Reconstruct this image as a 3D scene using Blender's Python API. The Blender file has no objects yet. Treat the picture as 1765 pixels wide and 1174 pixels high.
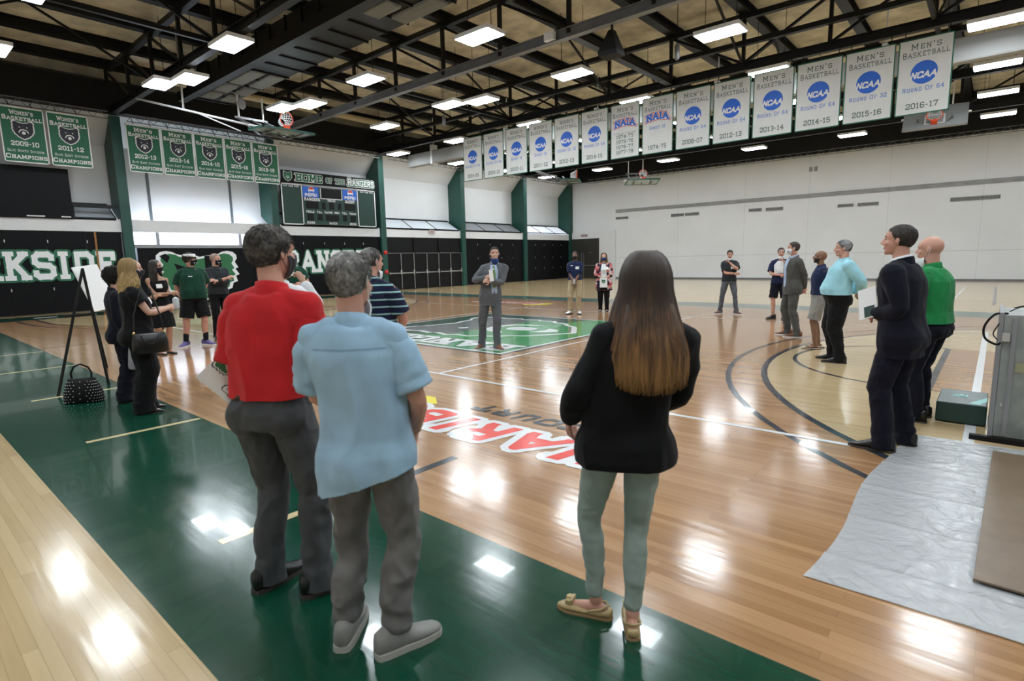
import bpy, bmesh, math, random
import numpy as np
from mathutils import Vector, Matrix, noise as mnoise
from mathutils.bvhtree import BVHTree

SC = bpy.context.scene
COL = SC.collection
PI = math.pi
random.seed(7)
RNG = np.random.default_rng(7)

# ------------------------------------------------------------------ camera
CAM_POS = Vector((9.0469, -9.8206, 1.631))
YAW, PITCH, ROLL, FPX = 0.7143, 0.1452, -0.0212, 963.4
cd = bpy.data.cameras.new('camera')
cam = bpy.data.objects.new('camera', cd)
COL.objects.link(cam)
F = Vector((-math.sin(YAW) * math.cos(PITCH), math.cos(YAW) * math.cos(PITCH), -math.sin(PITCH)))
R0 = Vector((math.cos(YAW), math.sin(YAW), 0))
U0 = R0.cross(F)
R1 = math.cos(ROLL) * R0 + math.sin(ROLL) * U0
U1 = -math.sin(ROLL) * R0 + math.cos(ROLL) * U0
m = Matrix((R1, U1, -F)).transposed().to_4x4()
m.translation = CAM_POS
cam.matrix_world = m
cd.sensor_width = 36.0
cd.lens = FPX / 1765 * 36.0
cd.clip_start = 0.05
cd.clip_end = 200
cd.dof.use_dof = True; cd.dof.focus_distance = 10.0; cd.dof.aperture_fstop = 2.8
SC.camera = cam

# ------------------------------------------------------------------ world, exposure
w = bpy.data.worlds.new('world')
SC.world = w
w.use_nodes = True
w.node_tree.nodes['Background'].inputs[0].default_value = (0.75, 0.85, 1.0, 1)
w.node_tree.nodes['Background'].inputs[1].default_value = 0.35
SC.view_settings.view_transform = 'Standard'
SC.view_settings.look = 'None'
SC.view_settings.exposure = 0.62
SC.view_settings.gamma = 1.0
SC.view_settings.use_curve_mapping = False
LIGHT_STRENGTH = 30.0
LIGHT_COLOR = (0.86, 0.94, 1.0, 1)

# ------------------------------------------------------------------ object helpers
def link(o):
    COL.objects.link(o)
    return o

def tag(o, label=None, cat=None, group=None, kind=None):
    if label: o['label'] = label
    if cat: o['category'] = cat
    if group: o['group'] = group
    if kind: o['kind'] = kind
    return o

def empty(name, loc=(0, 0, 0), rz=0.0, label=None, cat=None, group=None):
    o = bpy.data.objects.new(name, None)
    o.empty_display_size = 0.1
    o.location = loc
    o.rotation_euler = (0, 0, rz)
    link(o)
    return tag(o, label, cat, group)

class G:
    """collects vertices and faces for one mesh; faces carry a material slot"""
    def __init__(s):
        s.v = []; s.f = []; s.m = []; s.mi = 0
    def add(s, vs, fs):
        b = len(s.v)
        s.v.extend([tuple(map(float, p)) for p in vs])
        for f in fs:
            s.f.append(tuple(b + i for i in f)); s.m.append(s.mi)
        return s
    def box(s, x0, x1, y0, y1, z0, z1):
        vs = [(x, y, z) for x in (x0, x1) for y in (y0, y1) for z in (z0, z1)]
        return s.add(vs, [(0, 1, 3, 2), (4, 6, 7, 5), (0, 4, 5, 1), (2, 3, 7, 6), (0, 2, 6, 4), (1, 5, 7, 3)])
    def obox(s, c, ax, ay, az):
        c = Vector(c); ax = Vector(ax); ay = Vector(ay); az = Vector(az)
        vs = [c + i * ax + j * ay + k * az for i in (-1, 1) for j in (-1, 1) for k in (-1, 1)]
        return s.add(vs, [(0, 1, 3, 2), (4, 6, 7, 5), (0, 4, 5, 1), (2, 3, 7, 6), (0, 2, 6, 4), (1, 5, 7, 3)])
    def bar(s, p, q, w, h=None, up=(0, 0, 1)):
        """square bar from p to q: w across, h along up"""
        h = h or w
        p = Vector(p); q = Vector(q); d = (q - p)
        L = d.length
        if L < 1e-6: return s
        d /= L
        up = Vector(up)
        if abs(d.dot(up)) > 0.98: up = Vector((0, 1, 0))
        a = d.cross(up).normalized(); b = a.cross(d).normalized()
        return s.obox((p + q) / 2, d * L / 2, a * w / 2, b * h / 2)
    def quad(s, a, b, c, d):
        return s.add([a, b, c, d], [(0, 1, 2, 3)])
    def poly(s, pts):
        return s.add(pts, [tuple(range(len(pts)))])
    def prism(s, pts, n):
        """polygon pts extruded along vector n"""
        k = len(pts); n = Vector(n)
        vs = [Vector(p) for p in pts]; vs += [p + n for p in vs]
        fs = [tuple(range(k))[::-1], tuple(range(k, 2 * k))] + [(i, (i + 1) % k, k + (i + 1) % k, k + i) for i in range(k)]
        return s.add(vs, fs)
    def loft(s, rings, cap=True, closed=True):
        n = len(rings[0]); vs = []; fs = []
        for r in rings: vs.extend(r)
        for i in range(len(rings) - 1):
            for j in range(n if closed else n - 1):
                k = (j + 1) % n
                fs.append((i * n + j, i * n + k, (i + 1) * n + k, (i + 1) * n + j))
        if cap and closed:
            fs.append(tuple(range(n))[::-1])
            b = (len(rings) - 1) * n
            fs.append(tuple(range(b, b + n)))
        return s.add(vs, fs)
    def tube(s, pts, r, n=10, round_ends=True, flat=1.0, side=None):
        """round tube through pts with a radius each; flat squeezes it along its normal"""
        P = [Vector(p) for p in pts]
        if not hasattr(r, '__len__'): r = [r] * len(P)
        r = list(r)
        if round_ends:
            d0 = (P[0] - P[1]).normalized(); d1 = (P[-1] - P[-2]).normalized()
            P = [P[0] + d0 * r[0] * .75, P[0] + d0 * r[0] * .4] + P + [P[-1] + d1 * r[-1] * .4, P[-1] + d1 * r[-1] * .75]
            r = [r[0] * .4, r[0] * .8] + r + [r[-1] * .8, r[-1] * .4]
        rings = []; a = None
        for i, p in enumerate(P):
            d = (P[min(i + 1, len(P) - 1)] - P[max(i - 1, 0)])
            d = d.normalized() if d.length > 1e-9 else Vector((0, 0, 1))
            if side is not None: a = Vector(side)
            if a is None: a = Vector((1, 0, 0)) if abs(d.x) < .8 else Vector((0, 1, 0))
            a = (a - d * a.dot(d)).normalized()
            b = d.cross(a)
            rings.append([p + (a * math.cos(t) + b * math.sin(t) * flat) * r[i] for t in [2 * PI * k / n for k in range(n)]])
        return s.loft(rings)
    def ell(s, c, r, M=None, nu=14, nv=9):
        c = Vector(c); vs = []; fs = []
        rings = []
        for i in range(nv):
            ph = PI * (i + .5) / nv
            ring = []
            for j in range(nu):
                t = 2 * PI * j / nu
                p = Vector((r[0] * math.sin(ph) * math.cos(t), r[1] * math.sin(ph) * math.sin(t), r[2] * math.cos(ph)))
                if M is not None: p = M @ p
                ring.append(c + p)
            rings.append(ring)
        rings = rings[::-1]
        return s.loft(rings)
    def xf(s, M, start=0):
        for i in range(start, len(s.v)):
            s.v[i] = tuple(M @ Vector(s.v[i]))
        return s

def mesh(name, g, mats, parent=None, smooth=False, bevel=0.0):
    me = bpy.data.meshes.new(name)
    me.from_pydata(g.v, [], g.f)
    if not isinstance(mats, (list, tuple)): mats = [mats]
    for mt in mats: me.materials.append(mt)
    if len(mats) > 1: me.polygons.foreach_set('material_index', g.m)
    if smooth: me.polygons.foreach_set('use_smooth', [True] * len(me.polygons))
    me.update()
    o = bpy.data.objects.new(name, me)
    link(o)
    if parent is not None: o.parent = parent
    if bevel:
        b = o.modifiers.new('bevel', 'BEVEL'); b.width = bevel; b.segments = 2; b.limit_method = 'ANGLE'
    return o

def dup(o, parent=None):
    c = o.copy(); COL.objects.link(c); c.parent = parent
    for ch in [x for x in o.children]:
        dup(ch, c)
    return c

# ------------------------------------------------------------------ materials
def _mat(name):
    m = bpy.data.materials.new(name); m.use_nodes = True
    return m, m.node_tree.nodes, m.node_tree.links, m.node_tree.nodes['Principled BSDF']

def mat(name, c, rough=.5, metal=0.0, var=0.0, vscale=8.0, bump=0.0, bscale=40.0, spec=.5, coat=0.0, stretch=(1, 1, 1), sheen=0.0, trans=0.0, alpha=1.0):
    m, N, L, P = _mat(name)
    P.inputs['Base Color'].default_value = (*c, 1)
    P.inputs['Roughness'].default_value = rough
    P.inputs['Metallic'].default_value = metal
    P.inputs['Specular IOR Level'].default_value = spec
    P.inputs['Coat Weight'].default_value = coat
    P.inputs['Sheen Weight'].default_value = sheen
    P.inputs['Transmission Weight'].default_value = trans
    P.inputs['Alpha'].default_value = alpha
    tc = N.new('ShaderNodeTexCoord')
    mp = N.new('ShaderNodeMapping'); mp.inputs['Scale'].default_value = stretch
    L.new(tc.outputs['Object'], mp.inputs[0])
    if var > 0:
        n = N.new('ShaderNodeTexNoise'); n.inputs['Scale'].default_value = vscale; n.inputs['Detail'].default_value = 4
        L.new(mp.outputs[0], n.inputs['Vector'])
        r = N.new('ShaderNodeMapRange'); r.inputs[1].default_value = .3; r.inputs[2].default_value = .7
        r.inputs[3].default_value = 1 - var; r.inputs[4].default_value = 1 + var
        L.new(n.outputs['Fac'], r.inputs[0])
        x = N.new('ShaderNodeMix'); x.data_type = 'RGBA'; x.blend_type = 'MULTIPLY'; x.inputs[0].default_value = 1
        x.inputs[6].default_value = (*c, 1)
        L.new(r.outputs[0], x.inputs[7]); L.new(x.outputs[2], P.inputs['Base Color'])
    if bump > 0:
        n = N.new('ShaderNodeTexNoise'); n.inputs['Scale'].default_value = bscale; n.inputs['Detail'].default_value = 3
        L.new(mp.outputs[0], n.inputs['Vector'])
        b = N.new('ShaderNodeBump'); b.inputs['Strength'].default_value = bump; b.inputs['Distance'].default_value = .01
        L.new(n.outputs['Fac'], b.inputs['Height']); L.new(b.outputs[0], P.inputs['Normal'])
    return m

def emit(name, c, s):
    m, N, L, P = _mat(name)
    P.inputs['Base Color'].default_value = (*c[:3], 1)
    P.inputs['Emission Color'].default_value = (*c[:3], 1)
    P.inputs['Emission Strength'].default_value = s
    return m

def wood(name, c1, c2, dark=(.2, .1, .04), rough=.16, width=.058, length=1.3):
    """narrow floor boards running along X, tone differing board by board"""
    m, N, L, P = _mat(name)
    tc = N.new('ShaderNodeTexCoord')
    br = N.new('ShaderNodeTexBrick')
    br.offset = .37; br.offset_frequency = 3; br.squash = 1
    br.inputs['Color1'].default_value = (0, 0, 0, 1); br.inputs['Color2'].default_value = (1, 1, 1, 1)
    br.inputs['Mortar'].default_value = (.5, .5, .5, 1)
    br.inputs['Scale'].default_value = 1; br.inputs['Mortar Size'].default_value = .0006
    br.inputs['Brick Width'].default_value = length; br.inputs['Row Height'].default_value = width
    L.new(tc.outputs['Object'], br.inputs['Vector'])
    ns = N.new('ShaderNodeTexNoise'); ns.inputs['Scale'].default_value = 1; ns.inputs['Detail'].default_value = 5
    mp = N.new('ShaderNodeMapping'); mp.inputs['Scale'].default_value = (2.2, 38, 1)
    L.new(tc.outputs['Object'], mp.inputs[0]); L.new(mp.outputs[0], ns.inputs['Vector'])
    big = N.new('ShaderNodeTexNoise'); big.inputs['Scale'].default_value = 1.0; big.inputs['Detail'].default_value = 2
    mp2 = N.new('ShaderNodeMapping'); mp2.inputs['Scale'].default_value = (.9, 7, 1)
    L.new(tc.outputs['Object'], mp2.inputs[0]); L.new(mp2.outputs[0], big.inputs['Vector'])
    ad = N.new('ShaderNodeMath'); ad.operation = 'MULTIPLY_ADD'
    L.new(br.outputs['Color'], ad.inputs[0]); ad.inputs[1].default_value = .78
    mu = N.new('ShaderNodeMath'); mu.operation = 'MULTIPLY_ADD'; mu.inputs[1].default_value = .8; mu.inputs[2].default_value = -.26
    L.new(ns.outputs['Fac'], mu.inputs[0])
    L.new(mu.outputs[0], ad.inputs[2])
    mx = N.new('ShaderNodeMix'); mx.data_type = 'RGBA'
    mx.inputs[6].default_value = (*c1, 1); mx.inputs[7].default_value = (*c2, 1)
    L.new(ad.outputs[0], mx.inputs[0])
    rr = N.new('ShaderNodeMapRange'); rr.inputs[1].default_value = .60; rr.inputs[2].default_value = .78
    rr.inputs[3].default_value = 0; rr.inputs[4].default_value = .38
    L.new(big.outputs['Fac'], rr.inputs[0])
    mx2 = N.new('ShaderNodeMix'); mx2.data_type = 'RGBA'; mx2.inputs[7].default_value = (*dark, 1)
    L.new(rr.outputs[0], mx2.inputs[0]); L.new(mx.outputs[2], mx2.inputs[6])
    mx3 = N.new('ShaderNodeMix'); mx3.data_type = 'RGBA'; mx3.inputs[7].default_value = (*[k * .45 for k in c1], 1)
    L.new(br.outputs['Fac'], mx3.inputs[0]); L.new(mx2.outputs[2], mx3.inputs[6])
    L.new(mx3.outputs[2], P.inputs['Base Color'])
    P.inputs['Roughness'].default_value = rough
    P.inputs['Specular IOR Level'].default_value = .5
    P.inputs['Coat Weight'].default_value = .25; P.inputs['Coat Roughness'].default_value = .12
    nb = N.new('ShaderNodeTexNoise'); nb.inputs['Scale'].default_value = 1.2; nb.inputs['Detail'].default_value = 2
    mp3 = N.new('ShaderNodeMapping'); mp3.inputs['Scale'].default_value = (1.2, 9, 1)
    L.new(tc.outputs['Object'], mp3.inputs[0]); L.new(mp3.outputs[0], nb.inputs['Vector'])
    bp = N.new('ShaderNodeBump'); bp.inputs['Strength'].default_value = .12; bp.inputs['Distance'].default_value = .01
    L.new(nb.outputs['Fac'], bp.inputs['Height']); L.new(bp.outputs[0], P.inputs['Normal']); L.new(bp.outputs[0], P.inputs['Coat Normal'])
    return m

def paint_floor(name, c, rough=.17, var=.12):
    m = mat(name, c, rough, var=var, vscale=3, bump=.12, bscale=1.2, coat=.2, stretch=(1, 7, 1))
    return m

M = {}
M['blond'] = wood('blond_maple', (.47, .34, .175), (.58, .44, .25), dark=(.40, .27, .12))
M['brown'] = wood('stained_maple', (.30, .155, .070), (.46, .265, .132), dark=(.17, .075, .03))
M['green_floor'] = paint_floor('green_floor_paint', (.004, .050, .027))
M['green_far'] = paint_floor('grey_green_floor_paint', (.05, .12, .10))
M['line_white'] = paint_floor('white_line_paint', (.75, .76, .76), var=.03)
M['line_black'] = paint_floor('black_line_paint', (.03, .035, .045), var=.05)
M['line_tan'] = paint_floor('tan_line_paint', (.65, .52, .30), var=.05)
M['logo_green'] = paint_floor('bright_green_paint', (.03, .27, .07), var=.05)
M['logo_dark'] = paint_floor('dark_logo_paint', (.035, .07, .06), var=.05)
M['logo_grey'] = paint_floor('grey_logo_paint', (.13, .14, .14), var=.05)
M['red_paint'] = paint_floor('red_floor_paint', (.80, .07, .055), var=.05)
M['yellow_paint'] = paint_floor('yellow_floor_paint', (.85, .72, .04), var=.05)
M['white_wall'] = mat('white_painted_block', (.72, .725, .73), .6, var=.03, vscale=.6, bump=.12, bscale=14)
M['white_band'] = mat('white_fascia', (.70, .70, .70), .5, var=.02)
M['grey_wall'] = mat('grey_board', (.27, .27, .28), .6, var=.06, vscale=1.5)
M['black_panel'] = mat('black_vinyl_panel', (.005, .005, .006), .42, spec=.14, var=.15, vscale=.8, bump=.08, bscale=4)
M['black_door'] = mat('black_door_paint', (.007, .007, .008), .4, spec=.2, var=.1, vscale=1)
M['dark_door'] = mat('dark_brown_door_paint', (.026, .024, .02), .5)
M['green_steel'] = mat('green_painted_steel', (.008, .062, .046), .45, var=.12, vscale=2)
M['black_steel'] = mat('black_painted_steel', (.008, .008, .008), .42, spec=.3, var=.15, vscale=3)
M['grey_steel'] = mat('grey_painted_steel', (.15, .15, .155), .38, var=.15, vscale=3)
M['deck'] = mat('tan_wood_fibre_roof_deck', (.56, .50, .37), .9, var=.28, vscale=1.6, stretch=(1, 1, 1), bump=.3, bscale=30)
M['cream'] = mat('cream_insulation', (.55, .46, .28), .7)
M['chrome'] = mat('brushed_metal', (.62, .62, .62), .3, metal=.9)
M['white_plastic'] = mat('white_plastic', (.78, .78, .78), .4)
M['paper'] = mat('white_paper', (.80, .80, .79), .6)
M['banner_white'] = mat('white_banner_cloth', (.70, .71, .70), .55, var=.05, vscale=2, bump=.25, bscale=3)
M['banner_green'] = mat('green_banner_cloth', (.016, .13, .065), .6, var=.08, vscale=2, bump=.25, bscale=3)
M['text_grey'] = mat('dark_grey_green_print', (.10, .15, .13), .6)
M['text_blue'] = mat('blue_print', (.07, .20, .60), .6)
M['blue'] = mat('royal_blue_print', (.02, .13, .62), .55)
M['white_print'] = mat('white_print', (.80, .80, .80), .55)
M['dark_print'] = mat('dark_print', (.015, .02, .03), .55)
M['red'] = mat('red_print', (.62, .03, .03), .5)
M['orange'] = mat('orange_rim_paint', (.75, .08, .02), .4)
M['board_green'] = mat('scoreboard_green', (.006, .036, .027), .45)
M['black'] = mat('matt_black', (.004, .004, .004), .6, spec=.25)
M['glass_light'] = emit('daylit_frosted_glass', (.80, .87, 1.0), 3.2)
M['glass_dim'] = mat('grey_frosted_glass', (.42, .46, .50), .35)
M['lamp'] = emit('lit_lamp_diffuser', LIGHT_COLOR, LIGHT_STRENGTH)
M['net'] = mat('white_net_cord', (.75, .75, .75), .8)
M['backboard'] = mat('backboard_glass', (.34, .42, .40), .15, spec=.6)
M['brown_board'] = mat('brown_fibreboard', (.175, .12, .075), .42, var=.10, vscale=9, bump=.1, bscale=60)
M['pad_green'] = mat('wall_pad_green', (.02, .14, .05), .45)
M['orange_trim'] = mat('orange_brown_edge', (.30, .13, .03), .6)
M['louvre'] = mat('grey_louvre', (.27, .27, .265), .5, var=.3, vscale=30, stretch=(.1, 1, 1))

# ------------------------------------------------------------------ slab lettering made of strokes
_GL = {
 'A': (.78, ['0,0 .39,1 .78,0', '.16,.34 .62,.34'], '0,0 .78,0'),
 'B': (.68, ['.1,0 .1,1 .52,1 .64,.88 .64,.64 .52,.52 .1,.52', '.52,.52 .68,.4 .68,.12 .54,0 .1,0'], ''),
 'C': (.66, ['.66,.76 .66,.86 .54,1 .14,1 0,.86 0,.14 .14,0 .54,0 .66,.14 .66,.24'], ''),
 'D': (.68, ['.1,0 .1,1 .52,1 .68,.84 .68,.16 .52,0 .1,0'], ''),
 'E': (.62, ['.62,.80 .62,1 .1,1 .1,0 .62,0 .62,.20', '.1,.52 .45,.52'], '.1,0 .1,1'),
 'F': (.60, ['.60,.80 .60,1 .1,1 .1,0', '.1,.52 .45,.52'], '.1,0 .1,1'),
 'G': (.68, ['.66,.74 .66,.86 .54,1 .14,1 0,.86 0,.14 .14,0 .54,0 .68,.14 .68,.44 .40,.44'], ''),
 'H': (.74, ['.1,0 .1,1', '.64,0 .64,1', '.1,.5 .64,.5'], '.1,0 .1,1 .64,0 .64,1'),
 'I': (.30, ['.15,0 .15,1'], '.15,0 .15,1'),
 'J': (.5, ['.40,1 .40,.14 .28,0 .1,0 0,.14 0,.3'], '.40,1'),
 'K': (.74, ['.1,0 .1,1', '.64,1 .1,.42', '.28,.58 .66,0'], '.1,0 .1,1 .62,1 .66,0'),
 'L': (.58, ['.1,1 .1,0 .58,0 .58,.24'], '.1,1 .1,0'),
 'M': (.94, ['.1,0 .1,1 .47,.3 .84,1 .84,0'], '.1,0 .84,0 .1,1 .84,1'),
 'N': (.76, ['.1,0 .1,1 .66,0 .66,1'], '.1,0 .1,1 .66,1'),
 'O': (.68, ['.14,0 .54,0 .68,.14 .68,.86 .54,1 .14,1 0,.86 0,.14 .14,0'], ''),
 'P': (.66, ['.1,0 .1,1 .52,1 .66,.88 .66,.58 .52,.46 .1,.46'], '.1,0'),
 'R': (.72, ['.1,0 .1,1 .52,1 .64,.88 .64,.62 .52,.5 .1,.5', '.40,.5 .66,0'], '.1,0 .66,0'),
 'S': (.64, ['.62,.82 .62,.90 .50,1 .12,1 0,.88 0,.66 .12,.54 .52,.48 .64,.36 .64,.12 .52,0 .12,0 0,.10 0,.18'], ''),
 'T': (.70, ['.35,0 .35,1', '0,.78 0,1 .70,1 .70,.78'], '.35,0'),
 'U': (.72, ['.1,1 .1,.14 .22,0 .50,0 .62,.14 .62,1'], '.1,1 .62,1'),
 'V': (.74, ['0,1 .37,0 .74,1'], '0,1 .74,1'),
 'W': (1.0, ['0,1 .24,0 .5,.85 .76,0 1,1'], '0,1 1,1'),
 'X': (.7, ['.05,0 .65,1', '.65,0 .05,1'], '.05,0 .05,1 .65,0 .65,1'),
 'Y': (.7, ['0,1 .35,.48 .70,1', '.35,.48 .35,0'], '0,1 .7,1 .35,0'),
 '0': (.56, ['.14,0 .42,0 .56,.14 .56,.86 .42,1 .14,1 0,.86 0,.14 .14,0'], ''),
 '1': (.36, ['.02,.82 .18,1 .18,0'], '.18,0'),
 '2': (.56, ['0,.74 0,.86 .14,1 .42,1 .56,.86 .56,.66 0,.12 0,0 .56,0 .56,.18'], ''),
 '3': (.56, ['0,.86 .14,1 .42,1 .54,.88 .54,.64 .42,.52 .2,.52', '.42,.52 .56,.40 .56,.14 .42,0 .14,0 0,.14'], ''),
 '4': (.60, ['.44,0 .44,1 0,.34 .60,.34'], '.44,0'),
 '5': (.56, ['.54,1 .04,1 .04,.56 .42,.58 .56,.44 .56,.14 .42,0 .14,0 0,.14'], ''),
 '6': (.56, ['.54,.86 .42,1 .14,1 0,.86 0,.14 .14,0 .42,0 .56,.14 .56,.42 .42,.55 .14,.55 0,.44'], ''),
 '7': (.56, ['0,.82 0,1 .56,1 .22,0'], ''),
 '8': (.56, ['.14,.52 .02,.64 .02,.88 .14,1 .42,1 .54,.88 .54,.64 .42,.52 .14,.52 0,.40 0,.14 .14,0 .42,0 .56,.14 .56,.40 .42,.52'], ''),
 '9': (.56, ['.02,.14 .14,0 .42,0 .56,.14 .56,.86 .42,1 .14,1 0,.86 0,.58 .14,.45 .42,.45 .56,.56'], ''),
 '-': (.34, ['.04,.45 .30,.45'], ''),
 "'": (.16, ['.08,1 .08,.78'], ''),
 '.': (.14, ['.07,0 .07,.04'], ''),
 ' ': (.32, [], ''),
}
GLYPH = {}
for _k, (_w, _pl, _sf) in _GL.items():
    pp = lambda s: [tuple(map(float, q.split(','))) for q in s.split()]
    GLYPH[_k] = (_w, [pp(s) for s in _pl], pp(_sf) if _sf else [])

def text(g, s, c, ux, uy, h, t=.17, wide=1.0, gap=.2, grow=0.0, slant=0.0, caps=None, serif=.16, lift=0.0, arc=0.0, fit=None, step=.00005, rnd=False):
    """string s centred on c (middle of the line), reading along ux, tops along uy; t = stroke / height.
    grow widens the strokes (an outline); caps = size of small capitals after each word's first letter"""
    ux = Vector(ux).normalized(); uy = Vector(uy).normalized(); n = ux.cross(uy)
    c = Vector(c) + n * lift
    items = []; x = 0; first = True
    for ch in s:
        k = 1.0 if (caps is None or first or not ch.isalpha()) else caps
        first = ch == ' '
        if caps and ch == "'": first = False
        w, pl, sf = GLYPH[ch]
        items.append((ch, x, k)); x += (w * wide + gap + t * .5) * k
    W = x - gap - t * .5
    sc = h
    sx = 1.0 if fit is None else fit / (W * h)
    def P(x_, y_):
        ax = x_ - W / 2
        yy = y_ + arc * (ax * ax) / max(W * W / 4, 1e-6)
        return c + ux * ((ax * sx + slant * (y_ - .5)) * sc) + uy * ((yy - .5) * sc)
    tt = t / 2 + grow
    cnt = [0]
    def seg(x0, y0, x1, y1, ex0, ex1, half):
        cnt[0] += 1
        d = math.hypot(x1 - x0, y1 - y0)
        if d < 1e-6: d = 1e-6; dx, dy = 0, 1
        else: dx, dy = (x1 - x0) / d, (y1 - y0) / d
        x0 -= dx * ex0; y0 -= dy * ex0; x1 += dx * ex1; y1 += dy * ex1
        nx, ny = -dy * half, dx * half
        dn = n * (step * (cnt[0] % 37))
        g.quad(P(x0 + nx, y0 + ny) + dn, P(x0 - nx, y0 - ny) + dn, P(x1 - nx, y1 - ny) + dn, P(x1 + nx, y1 + ny) + dn)
    rnd = rnd or grow > 0
    def dot(x_, y_, r_):
        cnt[0] += 1; dn = n * (step * (cnt[0] % 37)); q0 = P(x_, y_)
        g.poly([q0 + dn + ux * (r_ * sx * sc * math.cos(a_)) + uy * (r_ * sc * math.sin(a_)) for a_ in [2 * PI * j / 10 for j in range(10)]])
    for ch, x0, k in items:
        w, pl, sf = GLYPH[ch]
        th = t * k; hs = tt if grow == 0 else t / 2 * k + grow
        if grow == 0: hs = th / 2
        f = lambda q: (x0 + (q[0] * wide) * k, th / 2 + q[1] * (k - th))
        for line in pl:
            q = [f(a) for a in line]
            for i in range(len(q) - 1):
                seg(*q[i], *q[i + 1], 0 if rnd else hs * .82, 0 if rnd else hs * .82, hs)
            if rnd:
                for a in q: dot(*a, hs)
        for a in sf:
            X, Y = f(a)
            yb = 0 if a[1] < .5 else k
            sh = hs * .75
            Yc = (th * .375) if a[1] < .5 else k - th * .375
            seg(X - th / 2 - serif * k, Yc, X + th / 2 + serif * k, Yc, 0, 0, sh if grow == 0 else th * .375 + grow)
            if grow:
                for e_ in (-1, 1): dot(X + e_ * (th / 2 + serif * k), Yc, th * .375 + grow)
    return W * sc

def disc(g, c, ux, uy, r, n=32, ry=None, lift=0.0):
    ux = Vector(ux).normalized(); uy = Vector(uy).normalized(); nn = ux.cross(uy)
    c = Vector(c) + nn * lift; ry = ry or r
    g.poly([c + ux * r * math.cos(2 * PI * k / n) + uy * ry * math.sin(2 * PI * k / n) for k in range(n)])

def shape(g, pts, c, ux, uy, s, lift=0.0):
    ux = Vector(ux).normalized(); uy = Vector(uy).normalized(); nn = ux.cross(uy)
    c = Vector(c) + nn * lift
    g.poly([c + ux * (p[0] * s) + uy * (p[1] * s) for p in pts])

# a bear's head seen from the front, unit half width
_half = [(0, .78), (.18, .84), (.36, .86), (.50, .90), (.58, .98), (.72, 1.02), (.86, .98), (.95, .86), (.96, .72), (.90, .58), (.98, .36), (.90, .30), (1.0, .08), (.90, .02), (.94, -.20), (.82, -.26), (.78, -.46), (.64, -.54), (.52, -.72), (.30, -.84), (0, -1.0)]
BEAR = _half + [(-x, y) for x, y in _half[-2:0:-1]]
MUZZLE = [(.46, -.34), (.44, -.10), (.28, .08), (0, .14), (-.28, .08), (-.44, -.10), (-.46, -.34), (-.34, -.22), (-.28, -.06), (-.12, .02), (.12, .02), (.28, -.06), (.34, -.22)]
NOSEP = [(-.15, -.16), (0, -.10), (.15, -.16), (.18, -.34), (.10, -.48), (-.10, -.48), (-.18, -.34)]
MOUTH = [(-.22, -.56), (0, -.62), (.22, -.56), (.14, -.74), (0, -.80), (-.14, -.74)]
EYE_R = [(.26, .36), (.40, .42), (.44, .34), (.32, .30)]
EYE_L = [(-x, y) for x, y in EYE_R][::-1]

def bear(parent, c, ux, uy, s, out='white_print', face='dark_print', mark='white_print', lift=.004, name='bear_head_emblem'):
    g = G()
    shape(g, [(x * 1.13, y * 1.12) for x, y in BEAR], c, ux, uy, s, lift)
    o = mesh(name, g, M[out], parent)
    g = G()
    shape(g, BEAR, c, ux, uy, s, lift * 2)
    mesh('bear_face', g, M[face], o)
    g = G()
    for p in (MUZZLE, NOSEP, EYE_R, EYE_L): shape(g, p, c, ux, uy, s, lift * 3)
    mesh('bear_markings', g, M[mark], o)
    return o

# ------------------------------------------------------------------ floor
X, Y, Z = Vector((1, 0, 0)), Vector((0, 1, 0)), Vector((0, 0, 1))
XL, YF, XR, YB = -16.89, 27.6, 19.5, -15.5
g = G(); g.box(-18.6, XR, YB, YF + .3, -.2, 0)
floor = tag(mesh('floor', g, M['blond']), 'varnished blond maple gymnasium floor', 'floor', kind='structure')

def flat(name, polys, m, z, label=None):
    g = G()
    for p in polys: g.poly([(x, y, z) for x, y in p])
    o = mesh(name, g, m, floor)
    if label: o['label'] = label
    return o
def rect(x0, x1, y0, y1): return [(x0, y0), (x1, y0), (x1, y1), (x0, y1)]
def arcpts(cx, cy, r, a0, a1, n=48): return [(cx + r * math.cos(a0 + (a1 - a0) * i / n), cy + r * math.sin(a0 + (a1 - a0) * i / n)) for i in range(n + 1)]
def ringq(cx, cy, r0, r1, a0, a1, n=48):
    A = arcpts(cx, cy, r0, a0, a1, n); B = arcpts(cx, cy, r1, a0, a1, n)
    return [[A[i], A[i + 1], B[i + 1], B[i]] for i in range(n)]

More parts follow.
